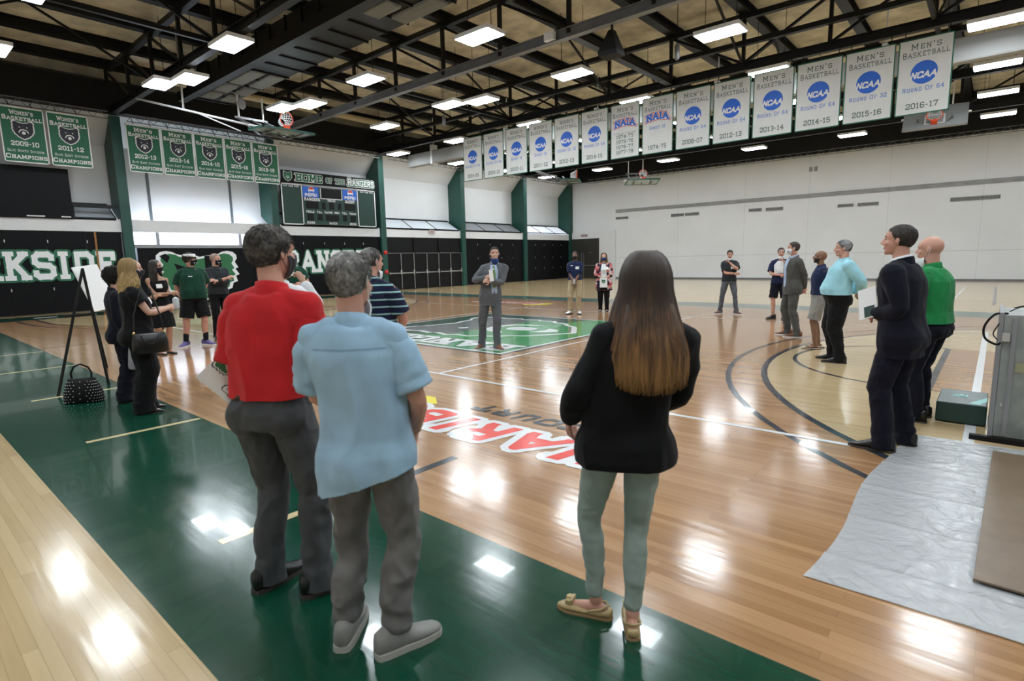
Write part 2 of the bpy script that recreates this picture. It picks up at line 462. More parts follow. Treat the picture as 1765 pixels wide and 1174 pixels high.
flat('stained_court', [rect(-14.33, 14.33, -7.6, 7.6)], M['brown'], .0010, 'brown stained court boards')
flat('green_border', [rect(-16.2, 16.2, -9.09, -7.6)], M['green_floor'], .0010, 'dark green painted border strip')
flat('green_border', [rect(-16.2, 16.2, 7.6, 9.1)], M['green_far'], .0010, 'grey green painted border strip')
flat('green_border', [rect(-16.0, -14.33, -7.6, 7.6)], M['green_floor'], .0010, 'dark green painted border strip')
aa = math.acos(0)
for s in (1, -1):
    cx = 12.73 * s
    a0, a1 = (PI / 2, 3 * PI / 2) if s > 0 else (-PI / 2, PI / 2)
    d = arcpts(cx, 0, 6.25, a0, a1) + ([(14.33, -6.25), (14.33, 6.25)] if s > 0 else [(-14.33, 6.25), (-14.33, -6.25)])
    flat('three_point_zone', [d], M['blond'], .0018, 'unstained blond boards inside the arc')
    flat('three_point_line', ringq(cx, 0, 6.71, 6.78, a0, a1) + [rect(min(cx, 14.33 * s), max(cx, 14.33 * s), yy - .035, yy + .035) for yy in (-6.745, 6.745)], M['line_black'], .0022)
    flat('three_point_line', ringq(cx, 0, 6.25, 6.33, a0, a1) + [rect(min(cx, 14.33 * s), max(cx, 14.33 * s), yy - .04, yy + .04) for yy in (-6.29, 6.29)], M['line_black'], .0022)
    fx = 8.53 * s
    k = rect(min(fx, 14.33 * s), max(fx, 14.33 * s), -1.83, 1.83)
    flat('key_zone', [k], M['brown'], .0024, 'brown stained key')
    flat('free_throw_circle', ringq(fx, 0, 1.80, 1.86, a0, a1, 32), M['line_black'], .0028)
    flat('free_throw_line', [rect(fx - .04, fx + .04, -1.83, 1.83)], M['line_black'], .0030)
    flat('volleyball_end_line', [rect(9 * s - .04 - .03, 9 * s + .04 - .03, -4.5, 4.5)], M['line_white'], .0034)
    flat('attack_line', [rect(3 * s - .028, 3 * s + .028, -4.5, 4.5)] + [rect(3 * s - .028, 3 * s + .028, yy, yy + .17) for yy in (-4.9, -5.25, -5.6, 4.75, 5.1, 5.45, 5.8)], M['line_white'], .0034)
for yy in (-4.5, 4.5):
    flat('volleyball_side_line', [rect(-9, 9, yy - .03, yy + .03)], M['line_white'], .0038)
flat('sideline_tick', [rect(x - .035, x + .035, -8.62, -7.62) for x in (-5.2, -2.7, .07, 2.67, 5.68)], M['line_tan'], .002)
flat('hash_mark', [rect(5.70, 5.78, -7.6, -6.76), rect(-5.78, -5.70, -7.6, -6.76), rect(5.70, 5.78, 6.76, 7.6), rect(-5.78, -5.70, 6.76, 7.6)], M['line_black'], .0022)
flat('far_court_line', [rect(-12, 9.5, 13.0, 13.05), rect(9.0, 9.09, 11.5, 22)], M['logo_grey'], .002)
flat('far_court_line', [rect(8.0, 8.06, 14, 22)], M['line_white'], .0024)
g = G()
for i in range(7): g.quad((-15.3, -6.2 + i * 1.1, .0025), (-14.95, -6.2 + i * 1.1, .0025), (-14.95, -5.6 + i * 1.1, .0025), (-15.3, -5.6 + i * 1.1, .0025))
mesh('border_marks', g, M['line_white'], floor)

# centre emblem: square with a bear's head, read from the far side
g = G(); g.poly([(-2.68, -2.84, .0040), (2.72, -2.84, .0040), (2.72, 2.62, .0040), (-2.68, 2.62, .0040)])
ce = mesh('centre_emblem', g, M['line_black'], floor); ce['label'] = 'green square court emblem with bear head'
g = G(); g.poly([(-2.62, -2.76, .0046), (2.64, -2.76, .0046), (2.64, 2.54, .0046), (-2.62, 2.54, .0046)])
mesh('emblem_border', g, M['line_white'], ce)
g = G(); g.poly([(-2.55, -2.69, .0050), (2.57, -2.69, .0050), (2.57, 2.47, .0050), (-2.55, 2.47, .0050)])
mesh('emblem_field', g, M['green_floor'], ce)
g = G(); g.poly([(-2.55, -2.69, .0053), (2.57, -2.69, .0053), (2.57, 2.47, .0053), (1.2, 2.47, .0053), (.6, .8, .0053), (.9, -.6, .0053), (-.2, -1.5, .0053), (-2.55, -2.3, .0053)])
mesh('emblem_field', g, M['logo_green'], ce)
bc = (.35, .2, .0); bu, bv = (0, 1, 0), (-1, 0, 0)
_p = [(x * 1.0, y * 1.1) for x, y in BEAR]
def fbear(pts, sc, z, m, n):
    g = G()
    for q in pts: g.poly([(.1 + -y * 2.15 * sc, .15 + x * 1.75 * sc, z) for x, y in q])
    mesh(n, g, m, ce)
fbear([BEAR], 1.0, .0056, M['line_white'], 'emblem_bear')
fbear([BEAR], .93, .0059, M['logo_grey'], 'emblem_bear')
fbear([[(x * .9, y * .9) for x, y in BEAR if y < .3] ], 1.0, .0062, M['logo_green'], 'emblem_bear')
fbear([MUZZLE, NOSEP, EYE_L, EYE_R, MOUTH], .95, .0065, M['line_white'], 'emblem_bear')
g = G(); text(g, 'RANGERS', (0, -2.20, .0068), (-1, 0, 0), (0, -1, 0), .70, t=.24, fit=4.75, gap=.16, grow=.05, step=.00001)
mesh('emblem_lettering', g, M['logo_grey'], ce)
g = G(); text(g, 'RANGERS', (0, -2.20, .0075), (-1, 0, 0), (0, -1, 0), .70, t=.24, fit=4.75, gap=.16, step=.00001)
mesh('emblem_lettering', g, M['line_white'], ce)

def sponsor(cx, cy, d):
    """sponsor lettering; d = +1 reads from the camera's side, -1 from the far side"""
    ux, uy = Vector((d, 0, 0)), Vector((0, d, 0))
    P = lambda x, y, z: (cx + d * x, cy + d * y, z)
    kw = dict(rnd=True, t=.23, wide=.95, gap=.24, slant=.22, serif=0.0, arc=-.16)
    g = G(); text(g, 'HARIBO', P(0, 0, .0040), ux, uy, .52, grow=.14, step=.000012, **kw)
    o = mesh('sponsor_lettering', g, M['line_white'], floor); o['label'] = 'red lettering with thick white outline'
    g = G(); text(g, 'HARIBO', P(0, 0, .0050), ux, uy, .52, step=.00001, **kw)
    mesh('letters', g, M['red_paint'], o)
    g = G(); text(g, 'COURT', P(.12 * d * 0 - .12, -.60, .0040), ux, uy, .24, t=.24, wide=1.2, gap=.25, slant=.25, serif=0, arc=-.1, step=.00001)
    mesh('letters', g, M['line_black'], o)
    g = G()
    g.poly([P(1.05, -.42, .0040), P(1.30, -.62, .0040), P(1.62, -.60, .0040), P(2.0, -.30, .0040), P(1.95, .25, .0040), P(1.6, .30, .0040), P(1.5, -.1, .0040), P(1.25, -.30, .0040)])
    mesh('paint_patch', g, M['yellow_paint'], o)
sponsor(5.35, -6.10, -1)
sponsor(-4.9, 6.1, 1)

# ------------------------------------------------------------------ walls
def struct(name, g, m, **k):
    return tag(mesh(name, g, m, **k), kind='structure')
XB = -17.95            # upper white wall plane, set back behind the front posts
COLY = [-8.9, -2.78, 3.25, 9.35, 15.5, 21.7, 27.4]

# far wall (white), with recess doors at its left end
g = G(); g.box(-18.8, XR, YF, YF + .3, 0, 7.35)
wf = struct('wall_far', g, M['white_wall'])
g = G()
for x in (-8.0, -3.5, .2, 4.2, 8.2): g.box(x - .008, x + .008, YF - .006, YF, .0, 7.3)
mesh('panel_joints', g, mat('wall_joint', (.55, .55, .55), .7), wf)
g = G(); g.box(-12.85, XR, YF - .012, YF, 1.54, 1.58)
mesh('panel_joints', g, mat('wall_rail', (.58, .58, .58), .7), wf)
g = G(); g.box(-12.9, XR, YF - .03, YF, 0, .10)
tag(mesh('baseboard_far', g, M['grey_steel']), kind='structure')
g = G(); g.box(-12.85, XR, YF - .075, YF - .013, 4.86, 5.08)
for i in range(60):
    pass
tl = tag(mesh('electrical_raceway', g, M['louvre']), 'long grey horizontal raceway strip high on the far white wall', 'raceway')
for i, (x0, x1, z0, z1, lb) in enumerate([(-12.85, -11.82, 4.36, 4.54, 'leftmost, beside the corner'), (-8.48, -7.54, 4.28, 4.48, 'second from the corner'), (-7.45, -6.5, 4.28, 4.48, 'third from the corner'),
        (-3.23, -2.45, 4.26, 4.45, 'left one of the middle pair'), (-2.2, -1.2, 4.24, 4.44, 'right one of the middle pair'), (1.75, 2.55, 4.17, 4.34, 'left one above the man in the grey suit'), (2.75, 3.75, 4.15, 4.34, 'right one above the man in the grey suit'), (6.9, 8.87, 4.08, 4.28, 'long one at the far right')]):
    g = G(); g.box(x0, x1, YF - .05, YF, z0, z1)
    o = tag(mesh('wall_vent', g, M['louvre']), 'small grey slotted vent under the raceway, ' + lb, 'vent')
    g = G()
    for k in range(int((x1 - x0) / .05)): g.box(x0 + .02 + k * .05, x0 + .04 + k * .05, YF - .056, YF - .05, z0 + .03, z1 - .03)
    mesh('slats', g, M['black_steel'], o)
for x, lb in ((.15, 'left'), (.42, 'right')):
    g = G(); g.box(x, x + .16, YF - .05, YF, 6.35, 6.62)
    tag(mesh('wall_vent', g, M['louvre']), 'tiny square vent high on the far white wall, ' + lb + ' of the pair', 'vent')

# door block at the far left corner
g = G(); g.box(-16.89, -12.85, YF - .12, YF, 0, 3.55)
struct('trim_1', g, M['white_band'])
d = empty('door_1', (-15.7, YF - .13, 0)); tag(d, kind='structure')
g = G(); g.box(-1.45, 1.45, -.04, 0, 0, 3.05); mesh('door_frame', g, M['dark_door'], d)
for s in (-1, 1):
    g = G(); g.box(min(.02 * s, 1.38 * s), max(.02 * s, 1.38 * s), -.07, -.04, .02, 2.05)
    lf = mesh('door_leaf', g, M['dark_door'], d)
    g = G(); g.bar((s * 1.3, -.12, 1.0), (s * .12, -.12, 1.0), .05); g.bar((s * .10, -.09, .05), (s * .10, -.09, 2.0), .04)
    mesh('push_bar', g, M['chrome'], lf)
g = G(); g.box(-.35, .35, -.18, -.12, 1.95, 2.03)
for s in (-1, 1): pass
g = G(); g.bar((-.9, -.1, 1.98), (-.5, -.1, 1.98), .05); g.bar((.5, -.1, 1.98), (.9, -.1, 1.98), .05)
mesh('door_closer', g, M['chrome'], d)
def vent_plate(x, y, z, ax, lb):
    g = G()
    if ax == 'x': g.box(x, x + .04, y - .22, y + .22, z - .12, z + .12)
    else: g.box(x - .3, x + .3, y - .04, y, z - .1, z + .1)
    o = tag(mesh('exit_sign', g, mat('grey_sign_case', (.42, .40, .38), .5)), lb, 'sign')
    g = G()
    for k in (-.12, -.04, .04, .12):
        if ax == 'x': g.box(x + .04, x + .045, y + k - .02, y + k + .02, z - .07, z + .07)
        else: g.box(x + k * 1.6 - .03, x + k * 1.6 + .03, y - .046, y - .04, z - .06, z + .06)
    mesh('letters', g, mat('dull_red', (.30, .10, .08), .5), o)
vent_plate(-15.6, YF - .13, 3.30, 'y', 'small grey exit sign above the dark double doors in the far corner')
vent_plate(XL + .03, 12.9, 3.34, 'x', 'small grey exit sign on the white band above the row of black doors')
# poster
g = G(); g.box(-11.5, -9.2, YF - .03, YF, .55, 1.42)
o = tag(mesh('wall_poster', g, M['paper']), 'white poster with a red brown picture on the far wall behind the long haired woman', 'poster')
g = G(); g.box(-10.6, -9.45, YF - .036, YF - .03, .78, 1.15); pc = mesh('picture', g, mat('poster_picture', (.26, .05, .04), .6), o)
g = G(); g.box(-10.5, -9.6, YF - .04, YF - .036, .84, 1.02); mesh('picture_inset', g, mat('poster_grey', (.5, .45, .42), .6), pc)

# left wall: backing, upper white wall leaning out at its top
g = G()
ys0, ys1 = YB, YF
prof = [(XB, 3.1), (XB, 6.35), (XL - .05, 7.35), (XL - .05, 7.5), (XB - .5, 7.5), (XB - .5, 3.1)]
g.prism([(x, ys0, z) for x, z in prof], (0, ys1 - ys0, 0))
wl = struct('wall_left', g, M['white_wall'])
g = G()
for y in (-1.55, 1.75): g.box(XB, XB + .03, y - .05, y + .05, 3.2, 6.3)
mesh('panel_joints', g, mat('dark_joint', (.10, .12, .13), .6), wl)
g = G(); g.box(XB - .5, XB - .3, YB, YF, 0, 4)
struct('wall_left_back', g, M['grey_wall'])
g = G(); g.box(XB + .08, XL - .14, COLY[1] + .3, COLY[2] - .3, 3.20, 3.24)
tag(mesh('window_2', g, M['glass_light']), kind='structure')  # unseen glowing panel added behind the band, acts as daylight washing the wall
# sloped frosted glass ledges, bay by bay
bays = list(zip(COLY[:-1], COLY[1:]))
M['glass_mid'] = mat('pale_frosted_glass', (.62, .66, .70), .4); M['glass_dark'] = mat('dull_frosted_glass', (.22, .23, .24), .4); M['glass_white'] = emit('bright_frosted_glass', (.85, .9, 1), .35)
for i, (a, b) in enumerate(bays):
    lit = i == 1
    z0 = 3.46
    g = G(); g.prism([(XL, a + .3, z0), (XB + .02, a + .3, 4.05), (XB + .02, a + .3, 4.0), (XL, a + .3, z0 - .05)], (0, b - a - .6, 0))
    if lit: continue
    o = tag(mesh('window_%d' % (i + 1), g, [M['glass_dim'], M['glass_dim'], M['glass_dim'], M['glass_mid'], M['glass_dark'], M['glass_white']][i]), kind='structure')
    g = G()
    for k in range(4):
        y = a + .3 + (b - a - .6) * k / 3
        g.bar((XL, y, z0 + .03), (XB + .02, y, 4.07), .03)
    g.bar((XB + .03, a + .3, 4.08), (XB + .03, b - .3, 4.08), .08)
    g.bar((XL, a + .3, z0 + .02), (XL, b - .3, z0 + .02), .05)
    mesh('window_frame', g, M['black_steel'], o)
# white fascia band
for i, (a, b) in enumerate(bays):
    g = G(); g.box(XL - .10, XL, a + .17, b - .17, 2.98 if i != 1 else 3.0, 3.46)
    struct('trim_%d' % (i + 2), g, M['white_band'])
# steel columns
lab = ['at the left edge of the picture', 'left of the wall mural', 'between the wall mural and the scoreboard', 'right of the scoreboard', 'right of the row of six doors', 'second from the far corner', 'in the far corner']
for i, y in enumerate(COLY):
    r = empty('steel_column', (XL, y, 0), 0, 'green steel wall column ' + lab[i], 'column')
    g = G(); g.box(-.02, .14, -.17, .17, 0, 7.3)
    mesh('front_flange', g, M['green_steel'], r)
    g = G(); g.prism([(-.02, -.13, 3.2), (-.02, -.13, 7.3), (-.15, -.13, 7.3), (XB - XL, -.13, 6.4), (XB - XL, -.13, 3.9)], (0, .26, 0))
    mesh('web', g, M['green_steel'], r)
# bay 2 lower: daylit glazed slot and grey pad rail
g = G(); g.box(XL - .35, XL - .3, -2.6, 3.1, 2.5, 3.0)
o = tag(mesh('window_11', g, M['glass_light']), kind='structure')
g = G(); g.box(XL - .3, XL - .2, -1.72, -1.60, 2.5, 3.0); g.box(XL - .3, XL - .2, 1.6, 1.72, 2.5, 3.0); g.box(XL - .3, XL + .12, -2.6, 3.1, 2.36, 2.50)
mesh('window_frame', g, M['grey_wall'], o)

# ------------------------------------------------------------------ left wall, lower storey
def pt(y, z, x=XL): return (x, y, z)
def partition(a, b, label, x=XL - .02, z1=2.98):
    r = empty('folding_partition', (x, (a + b) / 2, 0), 0, label, 'partition')
    n = 5; wdt = (b - a) / n; h = (b - a) / 2
    for k in range(n):
        g = G(); g.box(-.06, 0, -h + k * wdt + .008, -h + (k + 1) * wdt - .008, .03, z1)
        p = mesh('panel', g, M['black_panel'], r)
        g = G()
        for zz in (.9, 1.7, 2.6): g.box(0, .012, -h + k * wdt + .02, -h + k * wdt + .05, zz - .05, zz + .05)
        mesh('hinge', g, M['chrome'], p)
    return r
L1 = partition(-8.8, -2.95, 'black folding partition with large white lettering at the left edge')
L3 = partition(3.42, 9.2, 'black folding partition with large white lettering below the scoreboard')
L5 = partition(15.66, 21.55, 'black folding partition right of the row of six doors')
L6 = partition(21.85, 27.2, 'black folding partition nearest the far corner')
def wall_text(par, s, y0, y1, z0, z1, px):
    g = G(); kw = dict(t=.215, wide=1.0, gap=.18, serif=.09)
    ox, oy = par.location.x, par.location.y
    c = (px - ox + .006, (y0 + y1) / 2 - oy, (z0 + z1) / 2)
    text(g, s, c, Y, Z, z1 - z0, fit=y1 - y0, grow=.075, **kw)
    o = mesh('lettering_outline', g, M['banner_green'], par)
    g = G(); c = (c[0] + .006, c[1], c[2])
    text(g, s, c, Y, Z, z1 - z0, fit=y1 - y0, **kw)
    mesh('lettering', g, M['white_print'], o)
wall_text(L1, 'PARKSIDE', -8.75, -3.35, 1.24, 2.24, XL)
wall_text(L3, 'RANGERS', 3.72, 8.85, 1.16, 2.25, XL)
L1['label'] = 'black folding partition lettered PARKSIDE at the left edge'
L3['label'] = 'black folding partition lettered RANGERS below the scoreboard'
g = G(); g.box(XL - .02, XL + .03, -3.86, -3.80, .1, 2.96)
tag(mesh('partition_edge_strip', g, M['orange_trim']), 'narrow orange brown vertical strip on the black lettered partition', 'strip')
g = G(); g.box(XL - .02, XL + .03, -3.0, -2.96, .1, 2.9)
tag(mesh('partition_jamb', g, M['grey_steel']), 'thin grey metal jamb between black partition and the first green column', 'jamb')

# padded wall with the bear mural
r = empty('padded_wall_mural', (XL + .06, .25, 0), 0, 'black padded wall panel with a large green bear head mural', 'wall pad')
for k in range(5):
    a = -2.75 + k * 1.14
    g = G(); g.box(-.1, 0, a, a + 1.13, .10, 2.36); mesh('pad', g, M['black_panel'], r, bevel=.02)
g = G(); S = 1.62; c0 = Vector((.012, -.55, 1.12))
def mur(pts, k, lift, mm, nm, par, sx=1.55, sz=1.02):
    g = G(); g.poly([(c0.x + lift, c0.y + x * sx * k, max(.12, c0.z + y * sz * k)) for x, y in pts])
    return mesh(nm, g, mm, par)
o = mur(BEAR, 1.08, 0, M['white_print'], 'bear_outline', r)
mur(BEAR, .97, .004, M['pad_green'], 'bear_face', o)
for pts in ([(-.62, .60), (-.30, .42), (-.22, .22), (-.42, .10), (-.56, .34)], [(.62, .60), (.30, .42), (.22, .22), (.42, .10), (.56, .34)],
            [(-.60, .16), (-.66, -.2), (-.46, -.66), (-.20, -.9), (-.32, -.6), (-.52, -.2)], [(.60, .16), (.66, -.2), (.46, -.66), (.20, -.9), (.32, -.6), (.52, -.2)],
            [(.16, .9), (.34, .9), (.30, -.9), (.16, -.9)], [(-.95, .9), (-.78, .62), (-.70, .86), (-.80, 1.0)]):
    mur(pts, 1, .008, M['black_panel'], 'bear_marking', o)
for pts in ([(-.46, .36), (-.28, .30), (-.34, .16), (-.46, .20)], [(.18, -.05), (.34, -.12), (.30, -.36), (.18, -.34)], [(.12, -.72), (.32, -.70), (.28, -.86)]):
    mur(pts, 1, .012, M['white_print'], 'bear_marking', o)
g = G(); g.box(XL - .06, XL + .02, -2.62, 3.1, 0, .1)
tag(mesh('baseboard_left', g, M['black']), kind='structure')

# bay 1 upper: big black screen and a small grey window strip
r = tag(mesh('projection_screen', G().box(XL + .02, XL + .10, -8.6, -4.42, 3.42, 5.18), M['black_panel']), 'large black rectangular screen standing above the white band at the left edge', 'screen')
g = G()
for a, b in ((-5.75, -5.25), (-4.78, -4.5)): g.box(XL + .10, XL + .11, a, b, 3.46, 3.50)
mesh('maker_mark', g, M['white_print'], r)
g = G(); g.box(XL - .1, XL + .02, -4.4, -3.0, 3.86, 3.98); g.box(XL - .1, XL + .02, -4.42, -4.36, 3.46, 3.9)
tag(mesh('trim_20', g, M['black_steel']), kind='structure')

# scoreboard
r = empty('scoreboard', (XL + .12, 6.25, 3.48), 0, 'large dark green scoreboard with two blue drink adverts on the left wall', 'scoreboard')
def sb(x0, x1, y0, y1, z0, z1, m, n, par=None): return mesh(n, G().box(x0, x1, y0 - 6.25, y1 - 6.25, z0 - 3.48, z1 - 3.48), m, par or r)
sb(-.1, 0, 3.60, 8.88, 3.48, 5.40, M['board_green'], 'board')
g = G()
def fr(y0, y1, z0, z1, w=.05):
    for (a, b, c, d_) in ((y0, y1, z0, z0 + w), (y0, y1, z1 - w, z1), (y0, y0 + w, z0, z1), (y1 - w, y1, z0, z1)):
        g.box(0, .02, a - 6.25, b - 6.25, c - 3.48, d_ - 3.48)
fr(3.60, 8.88, 3.48, 5.40); fr(4.62, 7.80, 3.48, 5.38, .045)
mesh('frame', g, M['white_plastic'], r)
for y0, y1, z0, z1 in [(5.66, 6.85, 4.82, 5.28), (4.82, 5.5, 4.28, 4.62), (6.98, 7.62, 4.28, 4.62), (5.68, 5.88, 4.28, 4.62), (6.1, 6.36, 4.28, 4.62), (6.6, 6.78, 4.28, 4.62),
                       (4.86, 5.2, 3.72, 4.02), (5.4, 5.68, 3.72, 4.02), (5.86, 6.6, 3.72, 4.02), (6.84, 7.08, 3.72, 4.02), (7.28, 7.6, 3.72, 4.02)]:
    sb(0, .012, y0, y1, z0, z1, M['black'], 'digit_window')
g = G(); g.box(0, .014, -.62, -.58, 1.32, 1.82); g.box(0, .014, .58, .62, 1.32, 1.82); g.box(0, .014, -.62, .62, 1.30, 1.34)
mesh('window_frame_line', g, M['white_plastic'], r)
def sbt(s, y, z, h, fit=None, m='white_print', **k):
    g = G(); text(g, s, (.024, y - 6.25, z - 3.48), Y, Z, h, t=.22, serif=0, fit=fit, **k); return mesh('lettering', g, M[m], r)
sbt('RANGERS', 5.16, 4.73, .15, .82); sbt('GUEST', 7.3, 4.73, .15, .55); sbt('PERIOD', 6.22, 4.71, .10, .42)
for s, y, wd in (('FOULS', 5.02, .40), ('T.O.L.', 5.52, .28), ('PLAYER', 6.02, .42), ('FOUL', 6.50, .28), ('T.O.L.', 6.95, .28), ('FOULS', 7.42, .38)): sbt(s, y, 4.13, .10, wd)
for s, y, wd in (('SCORE', 5.02, .40), ('MATCH', 6.25, .42), ('SCORE', 7.42, .38)): sbt(s, y, 3.60, .10, wd)
for y in (3.8, 8.05):
    for k, s in enumerate(('PLYR', 'FLS', 'PTS')): sbt(s, y + k * .29, 5.28, .07, .2)
for y0 in (4.70, 6.90):
    o = sb(0, .014, y0, y0 + .84, 4.82, 5.32, M['blue'], 'advert')
    g = G(); text(g, 'PEPSI', (.020, y0 + .42 - 6.25, 4.93 - 3.48), Y, Z, .15, t=.26, serif=0, fit=.64); mesh('lettering', g, M['white_print'], o)
    for m, pts in (('white_print', arcpts(0, 0, .165, 0, 2 * PI, 24)), ('red', arcpts(0, 0, .15, .25, PI - .25, 12)), ('blue', arcpts(0, 0, .15, PI + .35, 2 * PI - .35, 12))):
        g = G(); g.poly([(.019 if m == 'white_print' else .022, y0 + .45 - 6.25 + a, 5.16 - 3.48 + b) for a, b in pts]); mesh('roundel', g, M[m], o)
# sign over the scoreboard
r = empty('sign_board', (XL + .14, 6.3, 5.44), 0, 'black sign reading HOME OF THE RANGERS above the scoreboard', 'sign')
mesh('board', G().box(-.08, 0, -2.62, 2.62, 0, .56), M['black_panel'], r)
kw = dict(caps=.82, t=.2, gap=.2)
for grow, mm, lf in ((.07, 'white_print', .004), (0, 'banner_green', .008)):
    g = G(); text(g, 'HOME', (lf, -1.22, .28), Y, Z, .36, fit=1.35, t=.24, grow=grow); text(g, 'OF THE', (lf, .22, .26), Y, Z, .26, fit=1.05, t=.22, grow=grow)
    mesh('lettering', g, M[mm], r)
for grow, mm, lf in ((.20, 'white_print', .004), (.13, 'banner_green', .007), (0, 'white_print', .010)):
    g = G(); text(g, 'RANGERS', (lf, 1.72, .30), Y, Z, .36, fit=1.55, grow=grow, caps=.84, t=.2, serif=.1); mesh('lettering', g, M[mm], r)
bear(r, (.0, -2.32, .28), Y, Z, .21, face='banner_green', name='bear_emblem')

# six black doors
for k in range(3):
    a = 9.62 + k * 1.93
    d = empty('door_%d' % (k + 2), (XL, a, 0)); tag(d, kind='structure')
    mesh('door_panel', G().box(-.08, -.02, 0, 1.88, 2.2, 2.98), M['black_door'], d)
    mesh('door_frame', G().box(-.06, .04, 1.86, 1.95, 0, 2.98).box(-.06, .02, 0, 1.9, 2.12, 2.2), M['black'], d)
    for s in (0, 1):
        lf = mesh('door_leaf', G().box(-.05, 0, .01 + s * .94, .93 + s * .94, .03, 2.12), M['black_door'], d)
        g = G(); g.bar((.03, .90 + s * .94, .05), (.03, .90 + s * .94, 2.08), .035, .03); g.bar((.03, .02 + s * .94, 2.08), (.03, .9 + s * .94, 2.08), .02)
        g.bar((.07, .06 + s * .94, .95), (.07, .86 + s * .94, .95), .06, .05); g.box(.02, .09, .80 + s * .94, .90 + s * .94, .88, 1.12); g.box(.02, .07, .03 + s * .94, .10 + s * .94, .90, 1.0)
        mesh('push_bar', g, M['chrome'], lf)
for z, lb in ((2.12, 'upper'), (1.05, 'lower')):
    g = G(); g.ell((XL + .2, 9.36, z), (.06, .11, .09)); g.box(XL + .12, XL + .18, 9.26, 9.46, z - .1, z + .1)
    tag(mesh('fire_alarm', g, M['red']), 'small red fire alarm unit, ' + lb + ' of two on the green column beside the doors', 'alarm')

# ------------------------------------------------------------------ upper walls and roof
g = G(); g.box(XL - 1.7, XL - .6, YB, YF, 7.5, 9.4)
struct('wall_left_upper', g, M['deck'])
g = G(); g.prism([(XL - .05, YB, 7.36), (XL + .2, YB, 7.4), (XL + .15, YB, 8.5), (XL - .65, YB, 8.8)], (0, YF - YB, 0))
struct('trim_21', g, M['black_steel'])
g = G(); g.box(XL, XR, YF - .3, YF + .3, 7.3, 9.4)
struct('trim_22', g, M['black_steel'])
g = G(); g.box(-18.8, XR, YB, YF + .3, 9.38, 9.55)
struct('ceiling', g, M['deck'])
g = G(); g.box(XR, XR + .3, YB, YF + .3, 0, 9.4); struct('wall_right', g, M['white_wall'])
g = G(); g.box(-18.8, XR, YB - .3, YB, 0, 9.4); struct('wall_back', g, M['white_wall'])

NODE = [-17.1 + 2.44 * k for k in range(16)]
for i, x in enumerate(NODE):
    g = G(); g.box(x - .015, x + .015, YB, YF, 9.10, 9.38); g.box(x - .15, x + .15, YB, YF, 9.06, 9.09); g.box(x - .15, x + .15, YB, YF, 9.35, 9.38)
    tag(mesh('roof_purlin', g, M['black_steel']), 'black steel roof purlin running the length of the hall under the tan deck', 'beam', 'purlins under the roof deck')
TY = [-9.0, -2.8, 3.2, 9.3, 15.4, 21.7]
tl = ['nearest the camera, passing overhead', 'above the two green banner groups', 'with the pale lower beam', 'carrying the row of white banners', 'behind the row of white banners', 'farthest away, near the far wall']
for i, y in enumerate(TY):
    r = empty('roof_truss', (0, y, 7.5), 0, 'steel roof truss across the hall, ' + tl[i], 'truss')
    lm = M['grey_steel'] if i == 2 else M['black_steel']
    g = G(); g.box(XL + .1, XR, -.012, .012, -.12, .12); g.box(XL + .1, XR, -.10, .10, -.13, -.11); g.box(XL + .1, XR, -.10, .10, .11, .13)
    mesh('bottom_chord', g, lm, r)
    mesh('top_chord', G().box(XL + .1, XR, -.09, .09, 1.40, 1.56), M['black_steel'], r)
    if i == 3: mesh('middle_chord', G().box(XL + .1, XR, -.30, -.12, .56, .70), M['black_steel'], r)
    for k, x in enumerate(NODE):
        mesh('post', G().bar((x, 0, 0), (x, 0, 1.5), .10), M['black_steel'], r)
        if k < len(NODE) - 1:
            x2 = NODE[k + 1]; xm = 0
            p, q = ((x, 0, 1.45), (x2, 0, .1)) if (x + x2) / 2 < 1.2 else ((x, 0, .1), (x2, 0, 1.45))
            mesh('diagonal', G().bar(p, q, .075), M['black_steel'], r)
# sway braces between the trusses
for i in range(len(TY) - 1):
    if i == 1: continue
    for k in (2, 4, 6, 8, 10, 12):
        if i == 4 and k == 10 or i == 2 and k == 7: continue
        x = NODE[k]; ya, yb = TY[i], TY[i + 1]; ym = (ya + yb) / 2
        g = G(); g.bar((x, ya + .12, 7.6), (x, ym, 9.1), .06); g.bar((x, yb - .12, 7.6), (x, ym, 9.1), .06)
        if k in (4, 7, 10): g.bar((x, ya + .12, 7.55), (x, yb - .12, 7.55), .10)
        tag(mesh('sway_brace', g, M['black_steel']), 'thin black V shaped brace between two roof trusses', 'brace', 'sway braces between the trusses')
g = G(); g.box(-.12, .12, 3.3, 9.2, 7.42, 7.62)
tag(mesh('tie_beam', g, M['black_steel']), 'dark beam linking the pale truss to the banner truss', 'beam')
# thin lattice girders along the wall tops
def lattice(name, p, q, n, label, ext=(-.45, 0, .1)):
    g = G(); p = Vector(p); q = Vector(q); up = Vector((0, 0, .26))
    g.bar(p, q, .03); g.bar(p + up, q + up, .03)
    for k in range(n):
        a = p.lerp(q, k / n); b = p.lerp(q, (k + .5) / n); c = p.lerp(q, (k + 1) / n)
        g.bar(a, b + up, .018); g.bar(b + up, c, .018)
    g.bar(p + up, p + up + Vector(ext), .03); g.bar(q + up, q + up + Vector(ext), .03)
    tag(mesh(name, g, M['grey_steel']), label, 'girder')
for i, (a, b) in enumerate(bays): lattice('lattice_girder', (XL + .45, a + .3, 7.10), (XL + .45, b - .3, 7.10), 12, 'thin zigzag lattice girder at the top of the left wall, ' + ['at the picture edge', 'behind the first green banners', 'above the scoreboard', 'behind the rolled curtain', 'over the black partition', 'by the far corner'][i])
lattice('lattice_girder', (-15, YF - .5, 7.16), (XR, YF - .5, 7.16), 60, 'long zigzag lattice girder along the top of the far white wall', ext=(0, .45, .1))
